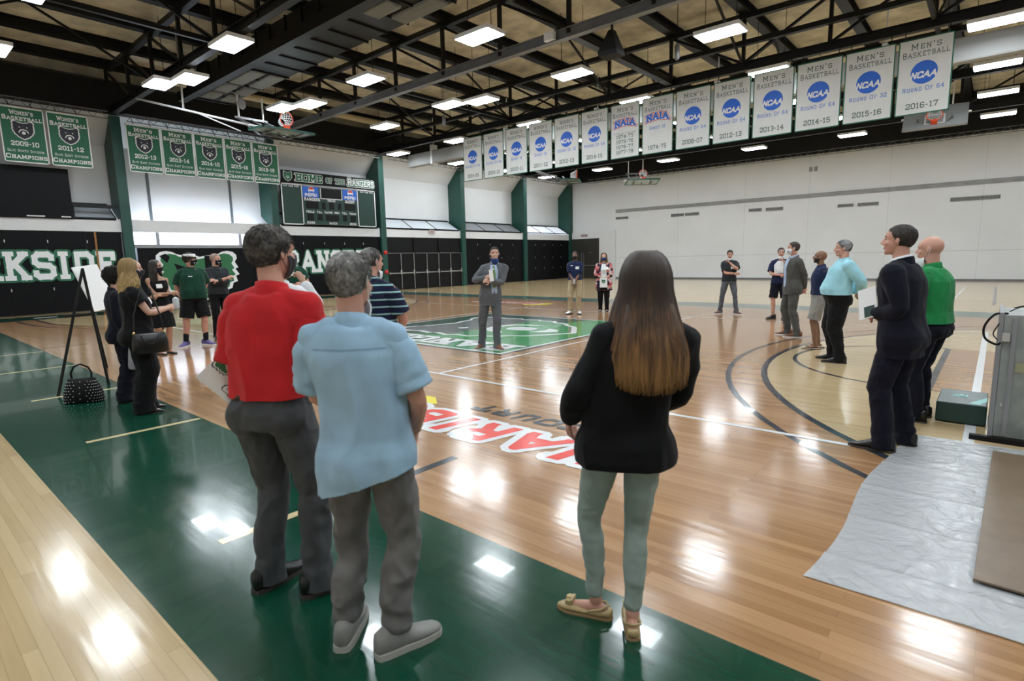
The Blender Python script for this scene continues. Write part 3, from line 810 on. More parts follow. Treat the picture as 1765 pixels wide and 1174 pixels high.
# cream insulated pipe along the left wall
g = G(); g.tube([(-15.9, -1.2, 8.75), (-15.9, 22, 8.75)], .14, 14)
tag(mesh('insulated_pipe', g, M['cream'], smooth=True), 'cream coloured insulated pipe high along the left wall', 'pipe')
# ribbed air duct
r = empty('air_duct', (0, -.35, 7.8), 0, 'wide black ribbed air duct crossing the ceiling left of centre', 'duct')
mesh('duct_body', G().box(-14.2, 11, -.72, .72, 0, .75), M['black_steel'], r)
for k in range(28): mesh('rib', G().box(-14 + k * .9, -13.95 + k * .9, -.75, .75, -.04, .78), M['black'], r)
mesh('edge_beam', G().box(-14.4, 11, -1.0, -.72, -.16, .16), M['black_steel'], r)
for x, y, w_ in ((-10.3, -.30, 1.6), (-10.3, .38, 1.6), (-11.9, -.30, .9), (-11.9, .38, .9), (-13.1, -.3, .8), (-13.1, .38, .8), (-2.3, .38, 1.6), (-2.9, -.30, .9)):
    o = mesh('grille', G().box(x - w_ / 2, x + w_ / 2, y - .24, y + .24, -.07, -.01), M['louvre'], r)
    g = G()
    for k in range(9): g.box(x - w_ / 2, x + w_ / 2, y - .22 + k * .052, y - .20 + k * .052, -.09, -.07)
    mesh('slats', g, mat('grille_slat', (.30, .30, .28), .4), o)

# ------------------------------------------------------------------ lamps
lampspots = []
for x in (-15.3, -10.85, -6.3, -1.38, 3.2, 8.55, 13.2):
    for y in (-11.0, -6.9, -2.87, 1.2, 5.3, 9.45, 13.8, 18.0, 22.4):
        if x == -15.3 and y < 9: continue
        lampspots.append((x, y))
for q_, (a_, b_) in {(-10.85, 1.2): ((-11.1, .95), (-9.95, 1.4)), (-6.3, 5.3): ((-6.55, 4.95), (-5.35, 5.4)), (-10.85, -2.87): ((-11.1, -3.0), (-9.95, -2.55))}.items():
    lampspots[lampspots.index(q_)] = a_; lampspots.append(b_)
proto = None
for i, (x, y) in enumerate(lampspots):
    if proto is None:
        proto = empty('ceiling_lamp', (x, y, 7.2))
        mesh('housing', G().box(-.58, .58, -.34, .34, .015, .11), M['white_plastic'], proto)
        mesh('diffuser', G().box(-.55, .55, -.31, .31, 0, .014), M['lamp'], proto)
        g = G()
        for a in (-.4, .4): g.bar((a, 0, .1), (a, 0, 1.9), .012)
        mesh('hanging_wire', g, M['black_steel'], proto)
        o = proto
    else:
        o = dup(proto); o.location = (x, y, 7.2)
    tag(o, 'bright rectangular lamp hanging on wires below the roof trusses', 'lamp', 'rectangular ceiling lamps in rows')

# ------------------------------------------------------------------ banners
def green_banner(y0, y1, z0, z1, top, year, line3, label, group):
    xb = -16.22
    r = empty('championship_banner', (xb, (y0 + y1) / 2, z0), 0, label, 'banner', group)
    w, h = (y1 - y0) / 2, z1 - z0
    c = mesh('cloth', G().box(-.008, .008, -w, w, 0, h), M['banner_green'], r)
    b = .035
    g = G()
    for a in ((-w, w, 0, b), (-w, w, h - b, h), (-w, -w + b, 0, h), (w - b, w, 0, h)): g.box(-.010, .011, *a)
    mesh('border', g, M['white_print'], r)
    g = G(); f = .011
    kw = dict(t=.2, caps=.82, gap=.22, serif=.12)
    text(g, top, (f, 0, h * .90), Y, Z, .145, fit=w * 1.0, **kw)
    text(g, 'BASKETBALL', (f, 0, h * .80), Y, Z, .145, fit=w * 1.72, **kw)
    text(g, year, (f, 0, h * .345), Y, Z, .155, fit=w * 1.2, t=.18)
    text(g, line3, (f, 0, h * .215), Y, Z, .085, fit=w * 1.6, t=.15, caps=.85, gap=.3, serif=.05)
    text(g, 'CHAMPIONS', (f, 0, h * .11), Y, Z, .15, fit=w * 1.78, **kw)
    mesh('lettering', g, M['white_print'], r)
    bear(r, (.008, 0, h * .585), Y, Z, h * .155)
    mesh('hanging_rod', G().tube([(0, -w, h + .01), (0, w, h + .01)], .014, 8), M['chrome'], r)
    for s_ in (-1, 1): mesh('strap', G().bar((0, s_ * w * .5, h), (-.20, s_ * w * .5, 7.16 - z0 + .06), .02), M['black_steel'], r)
for k, (yr, ln) in enumerate([('2012-13', 'GLVC EAST DIVISION'), ('2013-14', 'GLVC EAST DIVISION'), ('2014-15', 'GLVC EAST DIVISION'), ('2015-16', 'GLVC EAST DIVISION'), ('2018-19', 'GLIAC NORTH DIVISION')]):
    y0 = -2.62 + k * 1.19
    green_banner(y0, y0 + 1.15, 5.22, 6.96, "MEN'S", yr, ln, "green men's basketball champions banner dated " + yr, "green champions banners")
for k, (yr, ln) in enumerate([('2009-10', 'GLVC NORTH DIVISION'), ('2011-12', 'GLVC EAST DIVISION')]):
    y0 = -6.42 + .22 + k * 1.25
    green_banner(y0, y0 + 1.18, 5.20, 7.0, "WOMEN'S", yr, ln, "green women's basketball champions banner dated " + yr, "green champions banners")

def white_banner(x0, x1, who, kind, line, years, label):
    yb_, z0, z1 = 9.12, 5.22, 7.14
    r = empty('tournament_banner', ((x0 + x1) / 2, yb_, z0), 0, label, 'banner', 'white tournament banners in a row')
    w, h = (x1 - x0) / 2, z1 - z0
    mesh('cloth', G().box(-w, w, -.008, .008, 0, h), M['banner_white'], r)
    g = G(); b = .028
    for a in ((-w, w, 0, b), (-w, w, h - b, h), (-w, -w + b, 0, h), (w - b, w, 0, h)): g.box(a[0], a[1], -.011, .011, a[2], a[3])
    mesh('border', g, mat('banner_edge_green', (.03, .16, .10), .6) if 'banner_edge' not in M else M['banner_edge'], r)
    f = -.011
    T = lambda g, s, z, hh, fit, **k: text(g, s, (0, f, h * z), X, Z, hh, fit=fit, **k)
    kw = dict(t=.145, caps=.84, gap=.30, serif=.06)
    g = G(); T(g, who, .895, .155, w * 1.05, **kw); T(g, 'BASKETBALL', .795, .155, w * 1.66, **kw)
    for i, yy in enumerate(years):
        T(g, yy, (.115 if len(years) == 1 else .40 - i * .095), .15 if len(years) == 1 else .13, w * 1.15, t=.16)
    mesh('lettering', g, M['text_grey'], r)
    if kind == 'NCAA':
        g = G(); disc(g, (0, f, h * .545), X, Z, .29, 40); o = mesh('emblem', g, M['blue'], r)
        g = G(); text(g, 'NCAA', (0, f - .003, h * .515), X, Z, .17, t=.23, serif=0, slant=.22, fit=.54, gap=.10); mesh('emblem_lettering', g, M['white_print'], o)
    else:
        zc = h * .66
        g = G(); text(g, 'NAIA', (0, f, zc), X, Z, .24, t=.24, fit=.80, arc=-.25, grow=.14, gap=.12); o = mesh('emblem', g, M['red'], r)
        g = G(); text(g, 'NAIA', (0, f - .002, zc), X, Z, .24, t=.24, fit=.80, arc=-.25, grow=.06, gap=.12); mesh('emblem_lettering', g, M['white_print'], o)
        g = G(); text(g, 'NAIA', (0, f - .004, zc), X, Z, .24, t=.24, fit=.80, arc=-.25, gap=.12); mesh('emblem_lettering', g, M['blue'], o)
        g = G()
        g.poly([(-.46, f, zc - .22), (-.42, f, zc - .16), (0, f, zc - .10), (.42, f, zc - .16), (.46, f, zc - .22), (0, f, zc - .14)])
        mesh('emblem_line', g, M['red'], o)
    if line:
        g = G(); T(g, line, .335 if kind == 'NCAA' else .46, .115 if len(line) < 20 else .05, w * (1.5 if len(line) > 8 else 1.0), **kw)
        mesh('result_lettering', g, M['text_blue'] if len(line) < 20 else M['text_grey'], r)
    for s_ in (-1, 1): mesh('hanging_strap', G().bar((s_ * w * .8, 0, h), (s_ * w * .8, .12, h + .25), .02), M['black_steel'], r)
M['banner_edge'] = mat('banner_edge_green', (.03, .16, .10), .6)
WB = [("WOMEN'S", 'NCAA', 'ROUND OF 64', ['2004-05']), ("WOMEN'S", 'NCAA', 'ROUND OF 64', ['2009-10']), ("WOMEN'S", 'NCAA', 'SWEET 16', ['2010-11']), ("WOMEN'S", 'NCAA', 'SWEET 16', ['2011-12']),
      ("WOMEN'S", 'NCAA', 'ROUND OF 32', ['2012-13']), ("WOMEN'S", 'NCAA', 'ROUND OF 64', ['2014-15']), ("MEN'S", 'NAIA', 'TOURNAMENT APPEARANCES', ['1974-75', '1975-76', '1976-77', '1977-78']),
      ("MEN'S", 'NAIA', 'SWEET 16', ['1974-75']), ("MEN'S", 'NCAA', 'ROUND OF 64', ['2006-07']), ("MEN'S", 'NCAA', 'ROUND OF 64', ['2012-13']), ("MEN'S", 'NCAA', 'ROUND OF 64', ['2013-14']),
      ("MEN'S", 'NCAA', 'ROUND OF 64', ['2014-15']), ("MEN'S", 'NCAA', 'ROUND OF 32', ['2015-16']), ("MEN'S", 'NCAA', 'ROUND OF 64', ['2016-17'])]
# measured left edges of the fourteen banners (metres along the truss)
px_edges = [(-10.11, -8.92), (-8.81, -7.63), (-7.49, -6.3), (-6.2, -4.99), (-4.88, -3.7), (-3.59, -2.4), (-2.28, -1.1), (-0.99, 0.18), (0.28, 1.48), (1.57, 2.75), (2.83, 4.0), (4.07, 5.26), (5.33, 6.51), (6.58, 7.76)]
for k, (who, kind, ln, yrs) in enumerate(WB):
    a, b = px_edges[k]
    lb = "white %s basketball banner with %s, %s" % (who.lower(), kind + ' emblem', 'dated ' + yrs[0] if len(yrs) == 1 else 'listing four seasons')
    white_banner(a, b, who, kind, ln, yrs, lb)

# rolled divider curtain behind the banners
r = empty('rolled_divider_curtain', (0, 10.95, 6.75), 0, 'long white rolled divider curtain hanging behind the white banners', 'curtain')
mesh('curtain_roll', G().box(XL + .75, XR, -.18, .18, 0, .66), mat('grey_white_curtain', (.34, .34, .33), .8, spec=.2), r, bevel=.06)
for x in (-14.2, -9, -4, 1, 6, 11): mesh('strap', G().box(x - .07, x + .07, -.20, .20, -.03, .95).bar((x, 0, .9), (x, 0, 2.32), .03), M['white_plastic'], r)

# ------------------------------------------------------------------ basketball goals folded up under the roof
def crv(pts, n=6):
    P = [Vector(p) for p in pts]; out = []
    for i in range(len(P) - 1):
        a, b, c, d = P[max(i - 1, 0)], P[i], P[i + 1], P[min(i + 2, len(P) - 1)]
        for k in range(n):
            t = k / n; out.append(.5 * ((2 * b) + (c - a) * t + (2 * a - 5 * b + 4 * c - d) * t * t + (3 * b - a - 3 * c + d) * t ** 3))
    return out + [P[-1]]

M['grey_board'] = mat('grey_backboard', (.26, .28, .28), .35)
def goal(loc, rz, tilt, label, board_m='backboard', masts=True, top=9.39):
    """backboard lies in local XY at tilt 0 (folded flat), rim and net stand above it"""
    r = empty('basketball_goal', loc, rz, label, 'basketball goal')
    Rt = Matrix.Rotation(tilt, 4, 'X')
    g = G(); g.box(-.915, .915, -.53, .53, -.02, .02).xf(Rt); mesh('backboard', g, M[board_m], r)
    g = G()
    for a in ((-.94, .94, -.56, -.50), (-.94, .94, .50, .56), (-.94, -.88, -.56, .56), (.88, .94, -.56, .56)): g.box(*a, -.035, .035)
    g.xf(Rt); mesh('backboard_frame', g, M['green_steel'] if board_m == 'backboard' else M['grey_wall'], r)
    g = G()
    for a in ((-.30, .30, .10, .15), (-.30, .30, -.36, -.31), (-.30, -.25, -.36, .15), (.25, .30, -.36, .15)): g.box(*a, .021, .026)
    g.xf(Rt); mesh('target_square', g, M['white_print'], r)
    g = G(); n = 28; c = Vector((0, -.34, .38))
    pts = [c + Vector((.23 * math.cos(t), 0, .23 * math.sin(t))) for t in [2 * PI * k / n for k in range(n + 1)]]
    g.tube(pts, .016, 6, round_ends=False); g.box(-.09, .09, -.40, -.28, .02, .17); g.xf(Rt); rim = mesh('rim', g, M['orange'], r)
    g = G()
    for k in range(12):
        for s in (-1, 1):
            p = []
            for j in range(6):
                t = 2 * PI * (k + s * j * .5) / 12; rr = .225 - .022 * j
                p.append(c + Vector((rr * math.cos(t), .07 * j, rr * math.sin(t) - .015 * j)))
            g.tube(p, .008, 4, round_ends=False)
    g.xf(Rt); mesh('net', g, M['net'], rim)
    g = G()
    for s in (-1, 1):
        g.bar((s * .5, .0, -.10), (s * .5, 2.2, .75), .05); g.bar((s * .5, -.5, -.08), (s * .5, .55, -.08), .05); g.bar((s * .5, 2.2, .75), (s * .5, .6, -.10), .04)
    g.bar((-.5, .5, -.08), (.5, .5, -.08), .05); g.bar((-.6, 2.2, .78), (.6, 2.2, .78), .07); g.bar((0, .1, -.1), (0, 2.2, .75), .05)
    mesh('folding_frame', g, M['grey_steel'], r)
    g = G()
    if masts:
        for s in (-1, 1): g.bar((s * .45, 2.2, .78), (s * .45, 2.2, top - loc[2]), .05)
        g.tube([(-1.0, .3, .12), (1.0, .3, .12)], .035, 8)
    mesh('white_tube', g, M['white_plastic'], r)
    return r
goal((-10.1, .35, 6.15), PI / 2, .05, 'basketball goal folded flat under the roof near the green banners, rim and net standing up', top=7.76)
goal((-9.6, 17.0, 5.9), PI / 2 + .5, .05, 'basketball goal folded up behind the white banners, left of the far pair')
goal((-7.2, 20.9, 5.95), PI * .5 - .9, -.15, 'basketball goal folded up near the far wall, right of the far pair')
goal((6.9, 16.2, 6.35), 0.05, .85, 'basketball goal hanging behind the rightmost white banner', board_m='grey_board')
# long white brace pipe by the near goal
g = G(); g.tube([(-13.24, -3.04, 7.2), (-10.1, -.85, 6.2)], .038, 8); g.tube([(-11.6, -1.9, 6.70), (-10.3, -1.0, 6.0)], .022, 8)
g.bar((-11.9, -2.1, 6.8), (-11.9, -2.1, 9.36), .05)
tag(mesh('goal_brace_pipe', g, mat('light_grey_pipe', (.38, .38, .38), .4), smooth=True), 'long pale brace pipe slanting down to the folded goal near the green banners', 'pipe')
# loudspeaker in a black bag below the pale truss, cylinder speakers
r = empty('hanging_loudspeaker', (1.25, 3.25, 6.62), 0, 'black hanging loudspeaker with slanted sides below the pale truss', 'loudspeaker')
g = G(); g.loft([[(-.26, -.2, 0), (.26, -.2, 0), (.26, .2, 0), (-.26, .2, 0)], [(-.30, -.2, .12), (.24, -.2, .12), (.24, .2, .12), (-.30, .2, .12)], [(-.06, -.08, .62), (.06, -.08, .62), (.06, .08, .62), (-.06, .08, .62)]])
mesh('cabinet', g, M['black'], r)
mesh('bracket', G().bar((0, 0, .6), (0, 0, .86), .05), M['black_steel'], r)
for (x, y), lb in (((1.9, 5.6), 'right of the pale truss'), ((-8.2, 6.2), 'above the gap left of the white banners')):
    r = empty('pendant_microphone', (x, y, 7.0), 0, 'grey cylinder hanging on a rod, ' + lb, 'pendant')
    mesh('body', G().tube([(0, 0, 0), (0, 0, .32)], .07, 12), M['grey_steel'], r, smooth=True)
    mesh('rod', G().bar((0, 0, .3), (0, 0, 2.38), .015), M['black_steel'], r)
g = G(); g.box(-.16, .16, -.06, .06, 0, .22)
o = tag(mesh('junction_box', g, M['white_plastic'], bevel=.01), 'white electrical box fixed on the pale truss beam', 'box'); o.location = (-.55, 3.06, 7.40)
g = G(); g.ell((0, 0, 0), (.05, .15, .2)); g.bar((0, 0, .2), (0, 0, .5), .02)
o = tag(mesh('wall_spotlight', g, M['grey_wall'], smooth=True), 'small grey spotlight beside the folded goal near the lamps', 'spotlight'); o.location = (-12.2, .0, 7.4)

# ------------------------------------------------------------------ things on the floor
r = empty('display_easel', (-.55, -8.0, 0), math.radians(35), 'black tripod display easel holding a white board', 'easel')
g = G(); ap = Vector((0, 0, 1.62))
E_ = Matrix.Rotation(-math.radians(35), 3, 'Z')
def E2(x, y, z=0): return E_ @ (Vector((x, y, z)) - Vector((-.55, -8.0, 0)))
apx = E2(-.38, -7.83, 1.62)
for q in ((.0, -8.34), (-.30, -7.72), (-1.9, -7.35)):
    g = G(); g.bar(apx, E2(*q, 0), .024); mesh('leg', g, M['black'], r)
g = G(); a_ = E2(-.2, -8.13, 1.0); b_ = E2(-.33, -7.78, 1.0); g.bar(a_, b_, .03); mesh('shelf_bar', g, M['black'], r)
# board resting on the easel
g = G(); p0, p1, p2, p3 = Vector((-.46, -7.93, 1.64)), Vector((-.88, -7.55, 1.68)), Vector((-.76, -7.38, 1.06)), Vector((-.34, -7.76, 1.03))
nrm = (p1 - p0).cross(p3 - p0).normalized() * .012
g.prism([p0, p1, p2, p3], nrm)
tag(mesh('display_board', g, M['paper']), 'plain white board standing on the black easel', 'board')
# polka dot handbag
r = empty('polka_dot_handbag', (.66, -8.20, 0), math.radians(55), 'black handbag with white polka dots standing on the green floor by the easel', 'handbag')
g = G(); rings = []
for z, hw, hd in ((0, .19, .08), (.02, .21, .10), (.12, .20, .10), (.22, .17, .08), (.29, .145, .04), (.30, .14, .02)):
    rings.append([(math.copysign(abs(math.cos(t)) ** .5, math.cos(t)) * hw, math.copysign(abs(math.sin(t)) ** .6, math.sin(t)) * hd, z) for t in [2 * PI * k / 24 for k in range(24)]])
g.loft(rings); bb = mesh('bag_body', g, M['black'], r, smooth=True)
g = G(); ZS = (0, .02, .12, .22, .29, .30); HW = (.19, .21, .20, .17, .145, .14); HD = (.08, .10, .10, .08, .04, .02)
for j in range(8):
    z = .022 + j * .034
    for k in range(26):
        t = 2 * PI * (k + .5 * (j % 2)) / 26; hw, hd = float(np.interp(z, ZS, HW)), float(np.interp(z, ZS, HD))
        pf = lambda a, zz: Vector((math.copysign(abs(math.cos(a)) ** .5, math.cos(a)) * hw * 1.012, math.copysign(abs(math.sin(a)) ** .6, math.sin(a)) * hd * 1.02, zz))
        c_ = pf(t, z); ta = pf(t + .03, z) - pf(t - .03, z); ta = ta.normalized() if ta.length > 0 else Vector((1, 0, 0))
        g.poly([c_ + ta * .0062 * math.cos(q) + Vector((0, 0, .0062 * math.sin(q))) for q in [PI / 3 * i for i in range(6)]])
mesh('polka_dots', g, M['white_print'], bb)
g = G(); g.tube([(-.10, 0, .27), (-.11, 0, .36), (-.07, 0, .44), (.0, 0, .47), (.08, 0, .43), (.11, 0, .36), (.10, 0, .27)], .011, 8); mesh('handle', g, M['black'], r, smooth=True)

# clear plastic sheet with creases
def sheet():
    x0, x1, y0, y1 = 8.42, 11.6, -6.88, -3.86
    nx, ny = 130, 120; g = G(); vs = []; fs = []
    for i in range(nx + 1):
        for j in range(ny + 1):
            u, v = i / nx, j / ny
            xx = x0 + (x1 - x0) * u + .10 * v + .03 * math.sin(v * 9) * (1 - u); yy = y0 + (y1 - y0) * v + .02 * math.sin(u * 7)
            n1 = mnoise.noise(Vector((xx * 2.2, yy * 5, 0))); n2 = mnoise.noise(Vector((xx * 7, yy * 9, 3)))
            fold = max(0, 1 - abs(((v * 5.1 + .03 * math.sin(u * 6)) % 1) - .5) * 16) * .012
            vs.append((xx, yy, .007 + .004 * abs(n1) + .003 * abs(n2) + fold))
    for i in range(nx):
        for j in range(ny):
            a = i * (ny + 1) + j; fs.append((a, a + ny + 1, a + ny + 2, a + 1))
    g.add(vs, fs); return g
m, N, L, P = _mat('milky_plastic_film')
P.inputs['Base Color'].default_value = (.50, .52, .53, 1); P.inputs['Roughness'].default_value = .20; P.inputs['Alpha'].default_value = .80
tc = N.new('ShaderNodeTexCoord'); n = N.new('ShaderNodeTexNoise'); n.inputs['Scale'].default_value = 7; n.inputs['Detail'].default_value = 5; n.inputs['Distortion'].default_value = 1.6
b = N.new('ShaderNodeBump'); b.inputs['Strength'].default_value = .9; b.inputs['Distance'].default_value = .02
L.new(tc.outputs['Object'], n.inputs['Vector']); L.new(n.outputs['Fac'], b.inputs['Height']); L.new(b.outputs[0], P.inputs['Normal'])
M['film'] = m
tag(mesh('plastic_sheet', sheet(), M['film'], smooth=True), 'creased milky plastic sheet spread on the floor at the lower right', 'sheet')
g = G(); g.prism([(9.13, -4.08, .022), (11.3, -4.14, .022), (11.3, -6.52, .022), (9.075, -6.44, .022)], (0, 0, .012))
tag(mesh('floor_board', g, M['brown_board'], bevel=.002), 'brown fibreboard panel lying on the plastic sheet', 'board')
# green case with turquoise leaf print
r = empty('flat_green_case', (8.92, -2.9, 0), 0, 'flat dark green case with turquoise leaf print lying beside the grey cabinet', 'case')
mesh('case_body', G().box(-.22, .155, -.33, .32, .012, .20), mat('dark_green_case', (.012, .045, .038), .35, bump=.05), r, bevel=.01)
g = G()
def leaf(g, x, y, a, L_, w_):
    c, s = math.cos(a), math.sin(a)
    pts = [(0, 0), (.3, w_), (.7, w_ * .8), (1, 0), (.7, -w_ * .5), (.3, -w_ * .6)]
    g.poly([(x + (p * c - q * s) * L_, y + (p * s + q * c) * L_, .2015) for p, q in pts])
for a, l_ in ((2.9, .14), (2.6, .15), (2.3, .16), (1.95, .16), (1.6, .13)): leaf(g, .0, -.02, a, l_, .12)
leaf(g, -.02, -.03, -.1, .15, .04)
g.poly([(.02, -.28, .2015), (.10, -.30, .2015), (.15, -.12, .2015), (.15, .06, .2015)])
mesh('leaf_print', g, mat('turquoise_print', (.16, .50, .48), .35), r)
# grey metal cabinet on wheels with cables
r = empty('grey_metal_cabinet', (9.42, -3.2, 0), 0, 'tall grey metal cabinet on a low skid at the right edge', 'cabinet')
gm = mat('worn_grey_metal', (.30, .32, .30), .5, var=.25, vscale=5, bump=.08, bscale=20)
mesh('cabinet_body', G().box(-.30, .9, -.40, .40, .03, 1.08), gm, r, bevel=.006)
mesh('side_frame', G().box(-.33, -.30, -.42, .42, .02, 1.10).box(-.24, -.21, -.425, -.40, .05, 1.06), M['grey_wall'], r)
mesh('tape_strip', G().box(-.20, .9, -.404, -.40, .60, .68), mat('yellowed_tape', (.38, .36, .22), .5), r)
mesh('latch', G().box(-.30, -.25, -.43, -.40, .86, .93).box(-.27, -.255, -.42, -.40, .30, .33), M['chrome'], r)
mesh('skid', G().box(-.45, .12, -.52, -.46, 0, .045), M['black'], r)
g = G(); g.tube(crv([(-.28, -.38, 1.09), (-.36, -.40, 1.08), (-.42, -.42, .98), (-.41, -.43, .88), (-.34, -.42, .83), (-.31, -.42, .84)]), .009, 8)
g.tube(crv([(-.30, -.36, 1.06), (-.33, -.42, 1.0), (-.36, -.42, .92), (-.33, -.42, .87)]), .005, 6)
mesh('side_cable', g, M['black'], r, smooth=True)
g = G(); rr = random.Random(3)
for k in range(16):
    y_ = -.38 + rr.random() * .7; x_ = -.28 + rr.random() * .5
    g.tube(crv([(x_, y_, 1.09), (x_ + .1, y_ + .03, 1.11 + rr.random() * .03), (x_ + .25, y_ - .02, 1.105), (x_ + .4, y_ + .02, 1.09)], 4), .005, 5)
mesh('cable_tangle', g, M['black'], r, smooth=True)

# ------------------------------------------------------------------ people
def remesh(g, vox, smooth=4, fac=.5, post=None):
    me = bpy.data.meshes.new('tmp'); me.from_pydata(g.v, [], g.f); me.update()
    o = bpy.data.objects.new('tmp', me); COL.objects.link(o)
    md = o.modifiers.new('r', 'REMESH'); md.mode = 'VOXEL'; md.voxel_size = vox
    if smooth:
        sm = o.modifiers.new('s', 'SMOOTH'); sm.iterations = smooth; sm.factor = fac
    dg = bpy.context.evaluated_depsgraph_get()
    me2 = bpy.data.meshes.new_from_object(o.evaluated_get(dg))
    bpy.data.objects.remove(o); bpy.data.meshes.remove(me)
    return me2

def obj_from(name, me, mats, parent):
    for m_ in (mats if isinstance(mats, (list, tuple)) else [mats]): me.materials.append(m_)
    me.polygons.foreach_set('use_smooth', [True] * len(me.polygons))
    o = bpy.data.objects.new(name, me); COL.objects.link(o); o.parent = parent
    return o

def wrinkle(me, amp, scale, seed=0, stretch=(1, 1, 1)):
    n = len(me.vertices); co = np.empty(n * 3); me.vertices.foreach_get('co', co); co = co.reshape(-1, 3)
    no = np.empty(n * 3); me.vertices.foreach_get('normal', no); no = no.reshape(-1, 3)
    off = Vector((seed * 3.1, seed * 1.7, 0)); st = Vector(stretch) * scale
    d = np.array([mnoise.noise(Vector((c[0] * st.x, c[1] * st.y, c[2] * st.z)) + off) + .5 * mnoise.noise(Vector((c[0] * st.x, c[1] * st.y, c[2] * st.z)) * 2.3 + off) for c in co])
    d = (1 - 2 * np.abs(d)) * amp
    co += no * d[:, None]
    me.vertices.foreach_set('co', co.reshape(-1)); me.update()

def ik(a, c, l1, l2, pole):
    a = Vector(a); c = Vector(c); d = c - a; L = d.length
    if L > (l1 + l2) * .999:
        c = a + d * ((l1 + l2) * .999 / L); d = c - a; L = d.length
    u = d / L; x = (l1 * l1 - l2 * l2 + L * L) / (2 * L); h = math.sqrt(max(0, l1 * l1 - x * x))
    p = Vector(pole); p = p - u * p.dot(u)
    p = p.normalized() if p.length > 1e-6 else Vector((0, 1, 0))
    return a + u * x + p * h, c

PROF_M = [(.80, .150, .085, .085), (.86, .168, .100, .125), (.93, .176, .108, .128), (1.00, .166, .108, .108), (1.08, .156, .108, .094), (1.18, .160, .112, .100), (1.28, .172, .118, .112), (1.36, .172, .108, .114), (1.42, .150, .085, .100), (1.47, .100, .062, .080), (1.50, .062, .055, .066)]
PROF_F = [(.80, .155, .085, .095), (.86, .178, .098, .130), (.93, .178, .102, .128), (1.00, .154, .098, .100), (1.08, .130, .092, .082), (1.18, .136, .100, .086), (1.28, .150, .132, .096), (1.36, .148, .100, .098), (1.42, .128, .076, .086), (1.47, .085, .055, .070), (1.50, .052, .048, .056)]

def skin_mat(name, c):
    m = mat(name, c, .5, var=.06, vscale=12, bump=.05, bscale=120)
    P = m.node_tree.nodes['Principled BSDF']; P.inputs['Subsurface Weight'].default_value = .08; P.inputs['Subsurface Scale'].default_value = .01
    return m
SKIN = {'light': skin_mat('light_skin', (.60, .36, .27)), 'pink': skin_mat('rosy_skin', (.58, .31, .23)), 'tan': skin_mat('tan_skin', (.42, .23, .15)), 'brown': skin_mat('brown_skin', (.22, .11, .065))}
EYEW = mat('eye_white', (.7, .68, .65), .3); EYED = mat('eye_iris', (.02, .015, .01), .2); LIP = mat('lips', (.42, .15, .13), .45); TEETH = mat('teeth', (.78, .76, .72), .3)

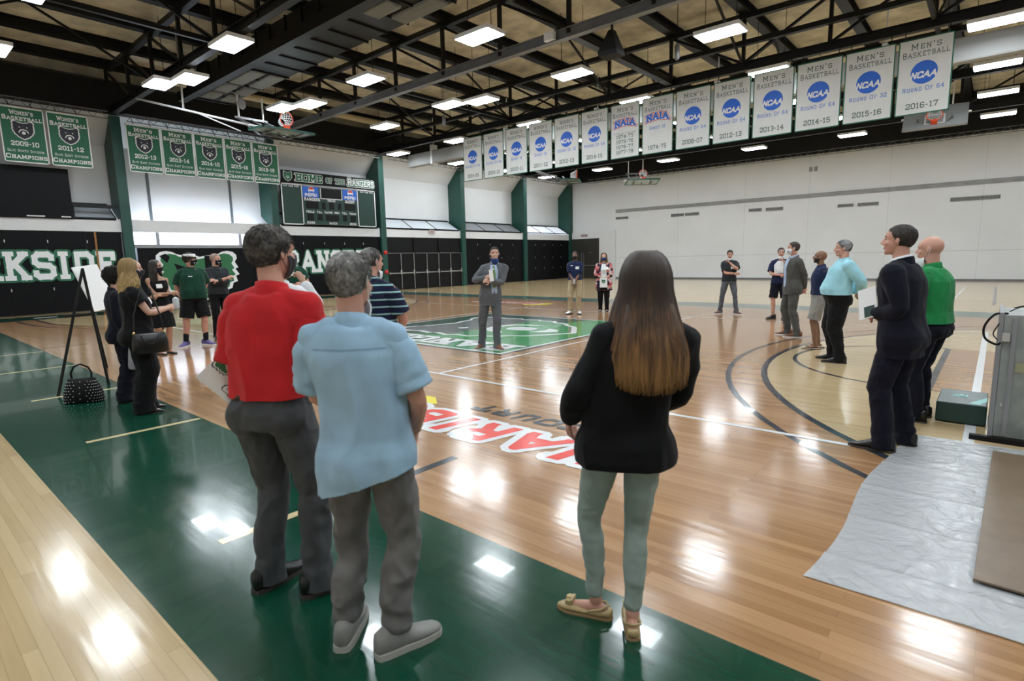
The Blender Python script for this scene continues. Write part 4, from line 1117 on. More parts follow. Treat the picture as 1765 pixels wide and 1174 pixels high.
class Person:
    def __init__(s, name, label, xy, az, H=1.78, sex='m', skin='light', hair=(.05, .03, .02), bulk=1.0, belly=0.0, hips=(0, 0, 0), lean=(0, 0), sh_yaw=0.0, twist=0.0,
                 feet=((-.11, 0, .12), (.11, 0, -.12)), hands=(((-.24, .06, .84), (-.4, -1, 0)), ((.24, .06, .84), (.4, -1, 0))), head=(0, 0, 0), neck_fwd=.02, curl=(.5, .5), palm=(None, None), vox=.008, smile=0, brow=None, shw=1.0, beard=None, bare=False):
        s.bare = bare
        s.H = H; k = H / 1.78; s.k = k; s.sex = sex; s.bulk = bulk; s.belly = belly; s.vox = vox
        s.root = empty('person', (xy[0], xy[1], 0), math.radians(az) - PI / 2, label, 'person')
        s.P = Vector((hips[0], hips[1], .95 + hips[2]))
        s.C = s.P + Vector((lean[0] * .6, lean[1] * .6, .38))
        s.N = s.P + Vector((lean[0], lean[1], .54))
        s.shyaw = sh_yaw; s.twist = twist
        sw = (.174 if sex == 'm' else .154) * (1 + (bulk - 1) * .5) * shw
        Ry = Matrix.Rotation(sh_yaw, 3, 'Z'); s.Rs = Ry; s.Rh = Matrix.Rotation(twist, 3, 'Z')
        s.S = [s.N + Ry @ Vector((sx * sw, -.012, -.074)) for sx in (-1, 1)]
        s.hip = [s.P + s.Rh @ Vector((sx * .092, 0, -.03)) for sx in (-1, 1)]
        s.E = []; s.W = []
        for i in range(2):
            e, w = ik(s.S[i], hands[i][0], .295, .262, hands[i][1]); s.E.append(e); s.W.append(w)
        s.A = []; s.K = []; s.toe = []
        for i, (x, y, d) in enumerate(feet):
            dirv = Vector((math.sin(-d), math.cos(d), 0)); a = Vector((x, y, .085))
            kn, an = ik(s.hip[i], a, .435, .415, dirv + Vector((0, .5, 0)))
            s.K.append(kn); s.A.append(a); s.toe.append(dirv)
        s.Hc = s.N + Vector((0, neck_fwd, .172))
        s.Hm = (Matrix.Rotation(head[0], 3, 'Z') @ Matrix.Rotation(head[1], 3, 'X') @ Matrix.Rotation(head[2], 3, 'Y'))
        s.curl = curl; s.palm = palm; s.skin = SKIN[skin]
        s.prof = PROF_M if sex == 'm' else PROF_F
        s.hairm = mat('hair_' + name, hair, .55, var=.35, vscale=14, bump=.6, bscale=90, stretch=(1, 1, .35))
        s.build_body(smile, beard)
    # --- pieces
    def sc(s, g):
        g.v = [(x * s.k, y * s.k, z * s.k) for x, y, z in g.v]; return g
    def spine(s, z):
        z0 = .95; t = (z - z0) / .54
        if t <= 0: c = s.P + Vector((0, 0, z - z0)); r = s.twist
        else:
            t2 = min(1, t)
            c = s.P * (1 - t2) ** 2 + (s.P + Vector((0, 0, .25))) * 2 * t2 * (1 - t2) + s.N * t2 ** 2
            c = Vector((c.x, c.y, s.P.z + (z - z0))); r = s.twist + (s.shyaw - s.twist) * t2
        return c, r
    def torso(s, g, z0, z1, e=0.0, flare=0.0, n=28, belly=None, box=0.0):
        """rings from z0 to z1 with offset e; flare adds at the bottom"""
        zs = [z0] + [p[0] for p in s.prof if z0 + .015 < p[0] < z1 - .015] + [z1]
        if z0 < .80:
            zs = list(np.linspace(z0, .80, 5)) + [q for q in zs if q > .80]
        rings = []
        Z = [p[0] for p in s.prof]
        bl = s.belly if belly is None else belly
        for z in zs:
            zz = max(z, .80)
            hx, hf, hb = [float(np.interp(zz, Z, [p[k] for p in s.prof])) for k in (1, 2, 3)]
            b = bl * math.exp(-((z - 1.08) / .13) ** 2)
            if z < 1.32: hx = max(hx, box); hb = max(hb, box * .66)
            bk = 1 + (s.bulk - 1) * (1 if z < 1.38 else .4)
            hx = hx * bk + b * .35; hf = hf * bk + b; hb = hb * bk + b * .1
            ee = e + flare * max(0, (1.05 - z) / .25)
            c, r = s.spine(z); Rm = Matrix.Rotation(r, 3, 'Z')
            ring = []
            for k in range(n):
                t = 2 * PI * k / n; ct, st = math.cos(t), math.sin(t)
                px_ = math.copysign(abs(ct) ** .85, ct) * (hx + ee); py_ = math.copysign(abs(st) ** .85, st) * ((hf if st > 0 else hb) + ee)
                ring.append(c + Rm @ Vector((px_, py_, 0)))
            rings.append(ring)
        g.loft(rings)
    def arm(s, g, i, t0, t1, e=0.0, e1=None, cuff=0.0):
        """tube along the arm from t0 to t1 (0 shoulder, 1 elbow, 2 wrist)"""
        fat = 1 + (s.bulk - 1) * .7
        R = [.056, .050, .043, .040, .041, .034, .026] if s.sex == 'm' else [.046, .041, .036, .033, .034, .028, .022]
        pts = []; rr = []
        n = 10
        for k in range(n + 1):
            t = t0 + (t1 - t0) * k / n
            p = s.S[i].lerp(s.E[i], t) if t <= 1 else s.E[i].lerp(s.W[i], t - 1)
            if .85 < t < 1.15:   # round the elbow
                q = s.S[i].lerp(s.E[i], .85).lerp(s.E[i].lerp(s.W[i], .15), (t - .85) / .3); p = p.lerp(q, .5)
            ee = e if e1 is None else e + (e1 - e) * (k / n)
            pts.append(p); rr.append(float(np.interp(t, [0, .3, .8, 1, 1.25, 1.65, 2], R)) * fat + ee)
        g.tube(pts, rr, 14)
    def shoulders(s, g, e=0.0):
        r0 = (.052 if s.sex == 'm' else .042) + e; 
        for i in range(2):
            nb = s.N + Vector((0, -.015, -.035)); m_ = nb.lerp(s.S[i], .5) + Vector((0, 0, .008))
            g.tube([nb, m_, s.S[i] + Vector((0, 0, -.004))], [r0 * .86, r0 * .92, r0 * 1.0], 14)
            g.tube([s.N + Vector((0, -.02, -.12)), s.S[i] + Vector((0, 0, -.04))], [.10 + e * .5, r0 * 1.1], 14)
    def leg(s, g, i, t0, t1, radii, e=0.0):
        """tube along the leg (0 hip, 1 knee, 2 ankle); radii at 0,.5,1,1.35,2"""
        pts = []; rr = []; n = 14
        for k in range(n + 1):
            t = t0 + (t1 - t0) * k / n
            p = s.hip[i].lerp(s.K[i], t) if t <= 1 else s.K[i].lerp(s.A[i], t - 1)
            if 1.1 < t < 1.7: p = p - s.toe[i] * .012
            pts.append(p); rr.append(float(np.interp(t, [0, .5, 1, 1.35, 2], radii)) + e)
        g.tube(pts, rr, 16)
    def hand(s, g, i):
        w = s.W[i]; d = (s.W[i] - s.E[i]).normalized(); sx = -1 if i == 0 else 1
        k = .93 if s.sex == 'f' else 1.0
        pn = Vector(s.palm[i]) if s.palm[i] else Vector((-sx, 0, 0))     # direction the palm faces
        pn = (pn - d * pn.dot(d)); pn = pn.normalized() if pn.length > .05 else Vector((0, 0, -1))
        side = d.cross(pn) * (1 if i == 0 else -1)                        # towards the thumb
        if side.length < .1: side = Vector((0, 1, 0))
        side.normalize()
        g.tube([w - d * .03, w + d * .01, w + d * .05 * k, w + d * .085 * k], [.024 * k, .030 * k, .040 * k, .037 * k], 12, flat=.42, side=side)
        c = s.curl[i]
        for f, (off, L_) in enumerate(((.029, .072), (.010, .080), (-.010, .074), (-.029, .058))):
            p = w + d * .088 * k + side * off * k; dd = d.copy(); pts = [p]; ang = 0
            for seg, fr_ in enumerate((.45, .32, .25)):
                ang += c * (.75, .95, .6)[seg] * (1 + .08 * f)
                dd = d * math.cos(ang) + pn * math.sin(ang) + side * off * 1.2 * (1 - c)
                p = p + dd.normalized() * L_ * fr_ * k; pts.append(p)
            g.tube(pts, [.0095 * k, .009 * k, .0085 * k, .0075 * k], 8)
        p = w + d * .028 * k + side * .026 * k; q = p + (d * .55 + side * .75 + pn * .25).normalized() * .042 * k
        r_ = q + (d * .8 + side * .25 + pn * (.3 + c * .5)).normalized() * .034 * k
        g.tube([p, q, r_], [.014 * k, .0115 * k, .009 * k], 8)
    def hp(s, v): return s.Hc + s.Hm @ Vector(v)
    def head(s, g):
        Mh = s.Hm; E = lambda c, r, n=(14, 9): g.ell(s.hp(c), r, Mh, *n)
        f = .94 if s.sex == 'f' else 1.0
        E((0, -.012, .026), (.076 * f, .097, .091), (24, 15)); E((0, .025, -.028), (.061 * f, .068, .086), (20, 13))
        E((0, .030, -.078), (.050 * f, .052, .036), (16, 9)); E((0, .066, -.098), (.022 * f, .021, .018)); E((0, .035, .03), (.066 * f, .060, .062), (16, 9))
        g.tube([s.hp((0, .090, .014)), s.hp((0, .104, -.012)), s.hp((0, .112, -.030))], [.007, .009, .0115], 8)
        for x in (-1, 1):
            E((x * .010, .098, -.034), (.009, .011, .008)); E((x * .029, .081, .024), (.022, .012, .008)); E((x * .034, .062, -.028), (.025, .026, .022))
            g.ell(s.hp((x * .079 * f, -.006, -.008)), (.008, .015, .028), Mh @ Matrix.Rotation(x * .25, 3, 'Z'))
        E((0, .090, -.058), (.021, .011, .006)); E((0, .088, -.068), (.019, .011, .0065))
        nr = .056 if s.sex == 'm' else .045; nr *= 1 + (s.bulk - 1) * .5
        g.tube([s.N + Vector((0, -.012, -.05)), s.N + Vector((0, -.006, .02)), s.hp((0, -.022, -.075)), s.hp((0, -.02, -.02))], [nr * 1.12, nr, nr * .98, nr * .96], 16)
    def build_body(s, smile, beard):
        g = G()
        s.torso(g, .86, 1.50, -.006); s.shoulders(g, -.004)
        for i in range(2):
            s.arm(g, i, 0, 2); s.hand(g, i)
            fat = 1 + (s.bulk - 1) * .8
            if s.bare: s.leg(g, i, 0, 2, [.078 * fat, .070 * fat, .056 * fat, .054 * fat, .036])
            else: s.leg(g, i, 0, 2, [.070 * fat, .058 * fat, .042, .040, .032])
            g.ell(s.hip[i] + Vector((0, -.03, -.01)), (.070 * s.bulk, .060 * s.bulk, .08))
            a = s.A[i]; t = s.toe[i]
            g.tube([a - t * .045 + Vector((0, 0, -.04)), a + Vector((0, 0, -.035)), a + t * .09 + Vector((0, 0, -.052)), a + t * .155 + Vector((0, 0, -.062))], [.022, .028, .026, .018], 12)
        s.head(g); s.sc(g)
        me = remesh(g, s.vox, 2, .4)
        o = obj_from('body', me, [s.skin, EYEW, EYED, LIP, s.hairm, TEETH], s.root)
        mi = np.zeros(len(me.polygons), dtype=np.int32)
        Hi = s.Hm.inverted(); hc = s.Hc * s.k; tol = s.vox * .45
        for p in me.polygons:
            c = Hi @ (Vector(p.center) - hc)
            c = c / s.k
            if abs(c.x) < .085 and abs(c.z) < .14 and -.1 < c.y < .13:
                ax = abs(c.x)
                if c.y > .05:
                    if abs(ax - .031) < .014 and abs(c.z - .004) < .0055 + tol * .5: mi[p.index] = 2 if abs(ax - .031) < .007 + tol * .3 else 1
                    elif .013 < ax < .048 and abs(c.z - .027) < .003 + tol * .6: mi[p.index] = 4
                    elif ax < (.026 if smile else .021) and abs(c.z + .062) < .007 + tol * .4 and c.y > .07: mi[p.index] = 5 if (smile and abs(c.z + .062) < .004 + tol * .3 and ax < .02) else 3
                if beard and mi[p.index] == 0 and c.z < -.035 - .03 * max(0, .03 - abs(c.y - .03)) and c.y > -.0 and c.z > -.125 and (c.z < -.052 or ax > .03):
                    mi[p.index] = 4
        me.polygons.foreach_set('material_index', mi)
        s.body = o
        me.calc_loop_triangles()
        s.bvh = BVHTree.FromPolygons([v.co.copy() for v in me.vertices], [tuple(p.vertices) for p in me.polygons])
    def cut(s, me, cuts):
        bm = bmesh.new(); bm.from_mesh(me)
        for c, n, r in cuts:
            c = Vector(c) * s.k; n = Vector(n).normalized(); r = r * s.k
            fs = [f for f in bm.faces if (f.calc_center_median() - c).length < r]
            gm = set(fs)
            for f in fs: gm.update(f.edges); gm.update(f.verts)
            bmesh.ops.bisect_plane(bm, geom=list(gm), plane_co=c, plane_no=n, clear_outer=True)
        bm.to_mesh(me); bm.free(); me.update()
    def armpt(s, i, t):
        return (s.S[i].lerp(s.E[i], t), (s.E[i] - s.S[i]).normalized()) if t <= 1 else (s.E[i].lerp(s.W[i], t - 1), (s.W[i] - s.E[i]).normalized())
    def garment(s, name, fn, m_, smooth=4, wr=.0, wsc=9, wst=(1, 1, .5), seed=0, fac=.5, vox=None, cuts=None):
        g = G(); fn(g); s.sc(g)
        me = remesh(g, (vox or max(s.vox, .008)), smooth, fac)
        if wr: wrinkle(me, wr * 1.7, wsc, seed, wst)
        o_bvh = BVHTree.FromPolygons([v.co.copy() for v in me.vertices], [tuple(p.vertices) for p in me.polygons])
        if cuts: s.cut(me, cuts)
        o = obj_from(name, me, m_, s.root)
        if cuts: sd = o.modifiers.new('thick', 'SOLIDIFY'); sd.thickness = .005; sd.offset = -1
        return o, o_bvh
    def torso_bvh(s, fn, smooth, wr, wsc, seed):
        g = G(); fn(g); s.sc(g); me = remesh(g, max(s.vox, .008), smooth, .5)
        if wr: wrinkle(me, wr * 1.7, wsc, seed, (1, 1, .5))
        b = BVHTree.FromPolygons([v.co.copy() for v in me.vertices], [tuple(p.vertices) for p in me.polygons])
        bpy.data.meshes.remove(me); return b
    def top(s, m_, z0=.98, sleeve=.75, e=.014, flare=0.0, name='shirt', collar=True, cuff_e=.016, wr=.005, seed=1, sleeve_e=.014, arms=(0, 1), collar_m=None, belly=None, wsc=7, hem=(0, 0, -1), box=0.0, smooth=12):
        def fn(g):
            s.torso(g, z0 - .10, 1.475, e, flare, belly=belly, box=box); s.shoulders(g, e * .6)
            if sleeve >= 1.2:
                for i in arms: s.arm(g, i, 0, sleeve, sleeve_e, cuff_e)
        o, bv = s.garment(name, fn, m_, wr=wr, seed=seed, wsc=wsc, cuts=[(s.spine(z0)[0], hem, .34)], smooth=smooth)
        tb = lambda g: (s.torso(g, z0 - .10, 1.475, e, flare, belly=belly, box=box), s.shoulders(g, e * .6))
        bv = s.torso_bvh(tb, smooth, wr, wsc, seed)
        if sleeve < 1.2:
            fat = 1 + (s.bulk - 1) * .7; r0 = .056 if s.sex == 'm' else .046
            for i in arms:
                g = G(); rings = []; n, nu = 22, 30
                sx = -1 if i == 0 else 1; inn = (s.N + Vector((0, -.01, -.10)) - s.S[i]).normalized()
                for a in range(n + 1):
                    f = a / n; t = -.16 + (sleeve + .16) * f
                    c, d = s.armpt(i, max(t, 0)); c = c + d * min(t, 0) * .28 + inn * .035 * max(0, 1 - f * 3)
                    rr = (r0 + (.043 - .056 if s.sex == 'm' else .034 - .046) * max(0, t) * .7) * fat + e * .55 + (cuff_e - e * .55) * f ** 1.3
                    if f < .2: rr *= .55 + .45 * (f / .2) ** .5
                    u = Vector((0, 1, 0)); u = (u - d * u.dot(d)).normalized(); v = d.cross(u)
                    ring = []
                    for q in range(nu):
                        th = 2 * PI * q / nu
                        w_ = wr * 1.4 * (1 - 2 * abs(mnoise.noise(Vector((th * 1.1 + i * 5, t * 4, seed))))) * min(1, f * 3)
                        ring.append(c + (u * math.cos(th) + v * math.sin(th)) * (rr + w_ + (.004 if a == n - 2 else 0)))
                    rings.append(ring)
                last = rings[-1]; cc = sum(last, Vector()) / nu
                rings.append([cc + (p - cc) * .94 for p in last]); rings.append([cc + (p - cc) * .9 - s.armpt(i, sleeve)[1] * .03 for p in last])
                g.loft(rings, cap=False); s.sc(g)
                mesh('sleeve', g, m_, o, smooth=True)
        s.topbvh = bv; s.top_o = o
        if collar:
            g = G(); rings = []
            r0 = (.066 if s.sex == 'm' else .056) * (1 + (s.bulk - 1) * .5)
            for z, r_, dz in ((-.02, r0 + .020, -.02), (.02, r0 + .010, -.015), (.050, r0 + .003, -.012), (.052, r0 - .003, -.012), (.03, r0 - .002, -.015), (-.02, r0 + .008, -.02)):
                rings.append([s.N + Vector((r_ * math.cos(t), -.006 + r_ * math.sin(t) * 1.02, z + dz - .018 * (1 + math.sin(t)) * .8 + .012)) for t in [2 * PI * q / 24 for q in range(24)]])
            g.loft(rings + [rings[0]], cap=False); s.sc(g)
            mesh('collar', g, collar_m or m_, o, smooth=True)
        return o
    def pants(s, m_, radii=(.098, .086, .070, .068, .062), t1=1.97, waist=1.03, e=.010, name='trousers', wr=.005, seed=2, belt=None, wst=(1, 1, .8)):
        fat = 1 + (s.bulk - 1) * .8
        def fn(g):
            s.torso(g, .86, waist, e)
            for i in range(2):
                s.leg(g, i, 0, t1, [r_ * (fat if q < 3 else 1) for q, r_ in enumerate(radii)])
                g.ell(s.hip[i] + Vector((0, -.045, -.01)), (.088 * s.bulk + e, .078 * s.bulk + e, .09 + e))
                if t1 > 1.95: a = s.A[i]; g.tube([a + Vector((0, 0, .06)), a + Vector((0, 0, -.02)) + s.toe[i] * .006, a + Vector((0, 0, -.075)) + s.toe[i] * .012], [radii[4], radii[4] * 1.05, radii[4] * 1.12], 16)
        cuts = [(s.hip[i].lerp(s.K[i], t1 - .06), (s.K[i] - s.hip[i]).normalized(), .13) for i in range(2)] if t1 < 1.2 else ([(s.A[i] + Vector((0, 0, -.052)), (0, 0, -1), .16) for i in range(2)] if t1 > 1.95 else None)
        o, bv = s.garment(name, fn, m_, wr=wr, seed=seed, wst=wst, wsc=8, cuts=cuts)
        s.pbvh = bv
        if belt:
            g = G(); s.torso(g, waist - .035, waist + .004, e + .006); s.sc(g); mesh('belt', g, belt, o, smooth=True)
        return o
    def shoes(s, m_, sole, kind='dress', sock=None, lace=None, L=1.12):
        for i in range(2):
            a = s.A[i]; t = s.toe[i]; b = Vector((t.y, -t.x, 0)); base = Vector((a.x, a.y, 0)); out = (1 if i else -1)
            def ring(f, hw, z0, z1, n=14, sq=.7):
                r_ = []
                for q in range(n):
                    th = 2 * PI * q / n; cx, sz = math.cos(th), math.sin(th)
                    zz = z0 + (z1 - z0) * .5 * (1 + math.copysign(abs(sz) ** sq, sz)); xx = math.copysign(abs(cx) ** .6, cx) * hw * (1 if sz < .3 else 1 - .35 * (sz - .3))
                    r_.append(base + t * f + b * (xx + out * .006 * max(0, f) * 6) + Vector((0, 0, zz)))
                return r_
            ring0 = ring
            def ring(f, *a, **k): return ring0(f * (L if f > 0 else 1.05), *a, **k)
            sh = {'dress': [(-.088, .012, .03, .08), (-.082, .030, .018, .11), (-.05, .040, .018, .13), (.0, .043, .018, .13), (.04, .043, .018, .105), (.09, .047, .016, .074), (.14, .044, .016, .048), (.18, .034, .016, .040), (.205, .018, .018, .032), (.210, .006, .02, .026)],
                  'sneaker': [(-.095, .016, .03, .09), (-.085, .034, .02, .115), (-.05, .043, .02, .13), (.0, .046, .02, .13), (.04, .047, .02, .108), (.09, .052, .02, .074), (.14, .050, .02, .062), (.18, .040, .02, .052), (.198, .020, .022, .042)],
                  'flat': [(-.08, .012, .02, .045), (-.07, .028, .012, .055), (-.03, .033, .012, .040), (.03, .036, .012, .036), (.09, .042, .012, .044), (.13, .040, .012, .040), (.16, .028, .012, .032), (.178, .010, .014, .024)],
                  'sandal': [(-.09, .02, .0, .022), (-.05, .036, .0, .026), (.03, .038, .0, .026), (.09, .046, .0, .024), (.15, .042, .0, .022), (.19, .02, .0, .018)]}[kind]
            g = G(); g.loft([ring(*q) for q in sh]); s.sc(g)
            o = mesh('shoe' if kind != 'sandal' else 'sandal', g, m_, s.root, smooth=True)
            g = G(); dz = .02 if kind != 'sandal' else .014
            hgt = {'dress': .02, 'sneaker': .03, 'flat': .012, 'sandal': .012}[kind]
            for part in ([(f, w_ + .003) for f, w_, _, _ in sh],):
                R_ = []
                for f, w_ in part:
                    R_.append([base + t * f * (L if f > 0 else 1.05) * 1.01 + b * (x_ + out * .006 * max(0, f) * 6) + Vector((0, 0, z_)) for x_, z_ in ((-w_, 0), (w_, 0), (w_, hgt), (-w_, hgt))])
                g.loft(R_)
            s.sc(g); mesh('sole', g, sole, o)
            if kind == 'sandal':
                g = G(); g.tube([base + b * -.045 + t * .06 + Vector((0, 0, .02)), base + t * .09 + Vector((0, 0, .075)), base + b * .045 + t * .06 + Vector((0, 0, .02))], .012, 8, flat=.5); s.sc(g); mesh('strap', g, m_, o, smooth=True)
            if lace:
                g = G()
                for q in range(4): g.bar(base + t * (.035 + q * .02) + b * -.018 + Vector((0, 0, .098 - q * .008)), base + t * (.035 + q * .02) + b * .018 + Vector((0, 0, .098 - q * .008)), .006)
                s.sc(g); mesh('laces', g, lace, o)
            if sock:
                g = G(); g.tube([a + Vector((0, 0, .0)), a + (s.K[i] - a).normalized() * sock[1]], [.046, .050], 14); s.sc(g); mesh('sock', g, sock[0], s.root, smooth=True)
    # --- hair
    def hair(s, kind='short', n=1500, length=.035, line=.045, seed=0, m_=None, side_bald=0, thick=.004, puff=.0, back=-.065):
        """cap of hair plus many short tufts; line = forehead hairline height, back = nape height"""
        m_ = m_ or s.hairm
        g = G(); cz, cy = .032, -.016; R = Vector((.0815 + puff, .102 + puff, .0905 + puff))
        def front(v):    # keep if on the hair side
            x, y, z = v
            if y > .02: return z > line - .2 * max(0, y - .07) if y > .05 else z > line - (.05 - y) * 1.6
            if y > -.02: return z > line - .05 - (.02 - y) * 1.4
            return z > back
        rings = []; nu, nv = 40, 26
        P = {}
        for i in range(nv + 1):
            ph = PI * i / nv
            for j in range(nu):
                t = 2 * PI * j / nu
                v = Vector((R.x * math.sin(ph) * math.cos(t), cy + R.y * math.sin(ph) * math.sin(t), cz + R.z * math.cos(ph) * (1.0 if math.cos(ph) > 0 else 1.15)))
                if v.z < -.02 and v.y < 0: v.y = v.y * (1 - .9 * (-.02 - v.z)); v.x *= 1 - 1.6 * (-.02 - v.z)
                P[i, j] = v
        idx = {}; vs = []; fs = []
        def vid(i, j, inner):
            k = (i, j % nu, inner)
            if k not in idx:
                v = P[i, j % nu]
                if inner: v = Vector((v.x * .9, cy + (v.y - cy) * .9, cz + (v.z - cz) * .9))
                else: v = v * (1 + .02 * mnoise.noise(v * 60 + Vector((seed, 0, 0))))
                idx[k] = len(vs); vs.append(s.hp(v))
            return idx[k]
        keep = {}
        for i in range(nv):
            for j in range(nu):
                c = (P[i, j] + P[i + 1, (j + 1) % nu] + P[i + 1, j] + P[i, (j + 1) % nu]) / 4
                keep[i, j] = front(c)
        for i in range(nv):
            for j in range(nu):
                if keep[i, j]:
                    fs.append((vid(i, j, 0), vid(i + 1, j, 0), vid(i + 1, j + 1, 0), vid(i, j + 1, 0)))
                    for (a, b, ni, nj) in (((i, j), (i + 1, j), i, (j - 1) % nu), ((i + 1, j), (i + 1, j + 1), i + 1, j), ((i + 1, j + 1), (i, j + 1), i, (j + 1) % nu), ((i, j + 1), (i, j), i - 1, j)):
                        if not keep.get((ni, nj), False) and 0 <= ni < nv: fs.append((vid(*b, 0), vid(*a, 0), vid(*a, 1), vid(*b, 1)))
        g.add(vs, fs)
        rr = random.Random(seed + 11)
        for q in range(n):
            ph = math.acos(1 - 2 * rr.random()); t = rr.random() * 2 * PI
            v = Vector((R.x * math.sin(ph) * math.cos(t), cy + R.y * math.sin(ph) * math.sin(t), cz + R.z * math.cos(ph) * (1.0 if math.cos(ph) > 0 else 1.15)))
            if v.z < -.02 and v.y < 0: v.y = v.y * (1 - .9 * (-.02 - v.z)); v.x *= 1 - 1.6 * (-.02 - v.z)
            if not front(v + Vector((0, 0, -.006))): continue
            nrm = Vector((v.x / R.x ** 2, (v.y - cy) / R.y ** 2, (v.z - cz) / R.z ** 2)).normalized()
            dn = Vector((v.x * 2, (v.y - .06) * 1.5, -.35 + .15 * (v.z < 0))); 
            if kind == 'curly': dn = Vector((rr.uniform(-1, 1), rr.uniform(-1, 1), rr.uniform(-1, .6)))
            dn = (dn - nrm * dn.dot(nrm)).normalized()
            if kind == 'curly':
                ln = length * rr.uniform(.6, 1.2); side = nrm.cross(dn)
                p = v - nrm * .004; pts = [p, p + nrm * ln * .45 + dn * ln * .2, p + nrm * ln * .6 + dn * ln * .6 + side * ln * .2, p + nrm * ln * .25 + dn * ln * .75 + side * ln * .35]
            else:
                ln = length * rr.uniform(.6, 1.25); p = v - nrm * .003; jit = Vector((rr.uniform(-1, 1), rr.uniform(-1, 1), rr.uniform(-1, 1))) * .14
                pts = [p, p + (dn + jit) * ln * .5 + nrm * ln * .12, p + (dn + jit) * ln + nrm * ln * .05]
            g.tube([s.hp(a) for a in pts], [thick * (1 - .75 * k / (len(pts) - 1)) for k in range(len(pts))], 4, round_ends=False)
        s.sc(g)
        return mesh('hair', g, m_, s.root, smooth=True)
    def long_hair(s, m_, zend=.0, width=.11, n=500, seed=3, back=.10, spread=1.0, front_len=.25, wave=.01, thick=.006, vol=0.0):
        """hair falling behind and beside the head down to zend (height on the body)"""
        rr = random.Random(seed); g = G()
        fwd = s.Hm @ Vector((0, 1, 0)); rt = s.Hm @ Vector((1, 0, 0))
        for q in range(n):
            u = rr.uniform(-1, 1)                     # across the head
            fr_ = abs(u) > .8
            a = PI / 2 + u * PI * .62                 # angle round the back, u=0 straight back
            dirx, diry = math.cos(a), -math.sin(a)
            dep = rr.random()
            zt = .118 - .02 * rr.random()
            r0 = .030 + .02 * rr.random()
            lift = .002 + .010 * dep + vol
            pts = [(dirx * .02 * rr.random(), -.012 + diry * .02, .124 - .004 * dep), (dirx * .045, -.012 + diry * .055, .113 + lift * .8), (dirx * (.068 + lift * .6), -.012 + diry * (.086 + lift * .6), .085 + lift * .6), (dirx * (.080 + lift), -.012 + diry * (.102 + lift), .040), (dirx * (.086 + lift), -.012 + diry * (.108 + lift), -.03)]
            W_ = [s.hp(p) for p in pts]
            z = W_[-1].z; last = W_[-1]; c0 = s.Hc; zend_q = zend + .05 * rr.random() + .07 * abs(u) ** 2
            steps = 7
            for k in range(1, steps + 1):
                f = k / steps; zz = z + (zend_q - z) * f
                wd = (.086 + lift) + (width - .086) * min(1, f * 1.4) * spread
                off = rt * (dirx * wd) + fwd * (diry * (.108 + lift + (back - .10) * min(1, f * 1.6)))
                ww = math.sin(f * 9 + q) * wave * f
                W_.append(Vector((c0.x, c0.y, 0)) + off + rt * ww + Vector((0, 0, zz)))
            rad = [thick * .5] + [thick] * (len(W_) - 3) + [thick * .7, thick * .25]
            W_ = crv(W_, 2); rad = [thick * .5] + [thick] * (len(W_) - 5) + [thick * .9, thick * .7, thick * .5, thick * .2]
            g.tube(W_, rad, 5, round_ends=False)
        # inner volume so that no gaps open between the locks
        g2 = G()
        g2.ell(s.hp((0, -.018 - vol * 1.1, .030)), (.080 + vol * .8, .100 + vol * .3, .092 + vol * .6), s.Hm, 24, 16)
        rings = []
        zt = s.Hc.z - .0
        for k in range(9):
            f = k / 8; zz = zt + (zend + .10 - zt) * f; wd = (.05 + .03 * min(1, f * 5)) + (width - .092) * min(1, f * 1.4); wd *= 1 - .25 * max(0, f - .8) / .2
            cy = -.075 - (back - .10) * min(1, f * 1.6)
            rings.append([Vector((s.Hc.x, s.Hc.y, zz)) + rt * (wd * math.cos(t)) + fwd * (cy + .030 * math.sin(t)) for t in [2 * PI * j / 20 for j in range(20)]])
        g2.loft(rings); g.v += []
        b = len(g.v); g.v += g2.v; g.f += [tuple(b + q for q in f) for f in g2.f]; g.m += g2.m
        s.sc(g); return mesh('hair', g, m_, s.root, smooth=True)
    # --- things laid on the surface
    def decal(s, bvh, org, n, up, pts, m_, name, parent=None, off=.004, res=.012, wrap=False):
        """polygon pts (x,z in metres about org) thrown onto the surface along -n"""
        n = Vector(n).normalized(); up = Vector(up); rt = up.cross(n).normalized(); up = n.cross(rt).normalized(); org = Vector(org) * s.k
        xs = [p[0] for p in pts]; zs = [p[1] for p in pts]
        x0, x1, z0, z1 = min(xs), max(xs), min(zs), max(zs)
        nx = max(2, int((x1 - x0) / res)); nz = max(2, int((z1 - z0) / res))
        def span(z):
            c = []
            for i in range(len(pts)):
                (ax, az), (bx, bz) = pts[i], pts[(i + 1) % len(pts)]
                if abs(az - bz) < 1e-9: continue
                lo, hi = min(az, bz), max(az, bz)
                if lo - 1e-9 <= z <= hi + 1e-9: c.append(ax + (bx - ax) * (z - az) / (bz - az))
            return (min(c), max(c)) if c else (0, 0)
        vs = []; last = None
        for j in range(nz + 1):
            z = z0 + (z1 - z0) * j / nz
            a, b = span(min(max(z, z0 + 1e-6), z1 - 1e-6))
            for i in range(nx + 1):
                x = a + (b - a) * i / nx
                o_ = org + rt * x * s.k + up * z * s.k + n * .6
                hit = bvh.ray_cast(o_, -n, 1.2)[0]
                if hit is None: hit = (o_ - n * (last if last else .5))
                else: last = (o_ - hit).length
                vs.append(hit + n * off)
        nv_ = len(vs); th = n * -.003
        g = G(); fs = []
        for j in range(nz):
            for i in range(nx):
                a = j * (nx + 1) + i; fs.append((a, a + 1, a + nx + 2, a + nx + 1))
        g.add(vs, fs)
        return mesh(name, g, m_, parent or s.root, smooth=True)
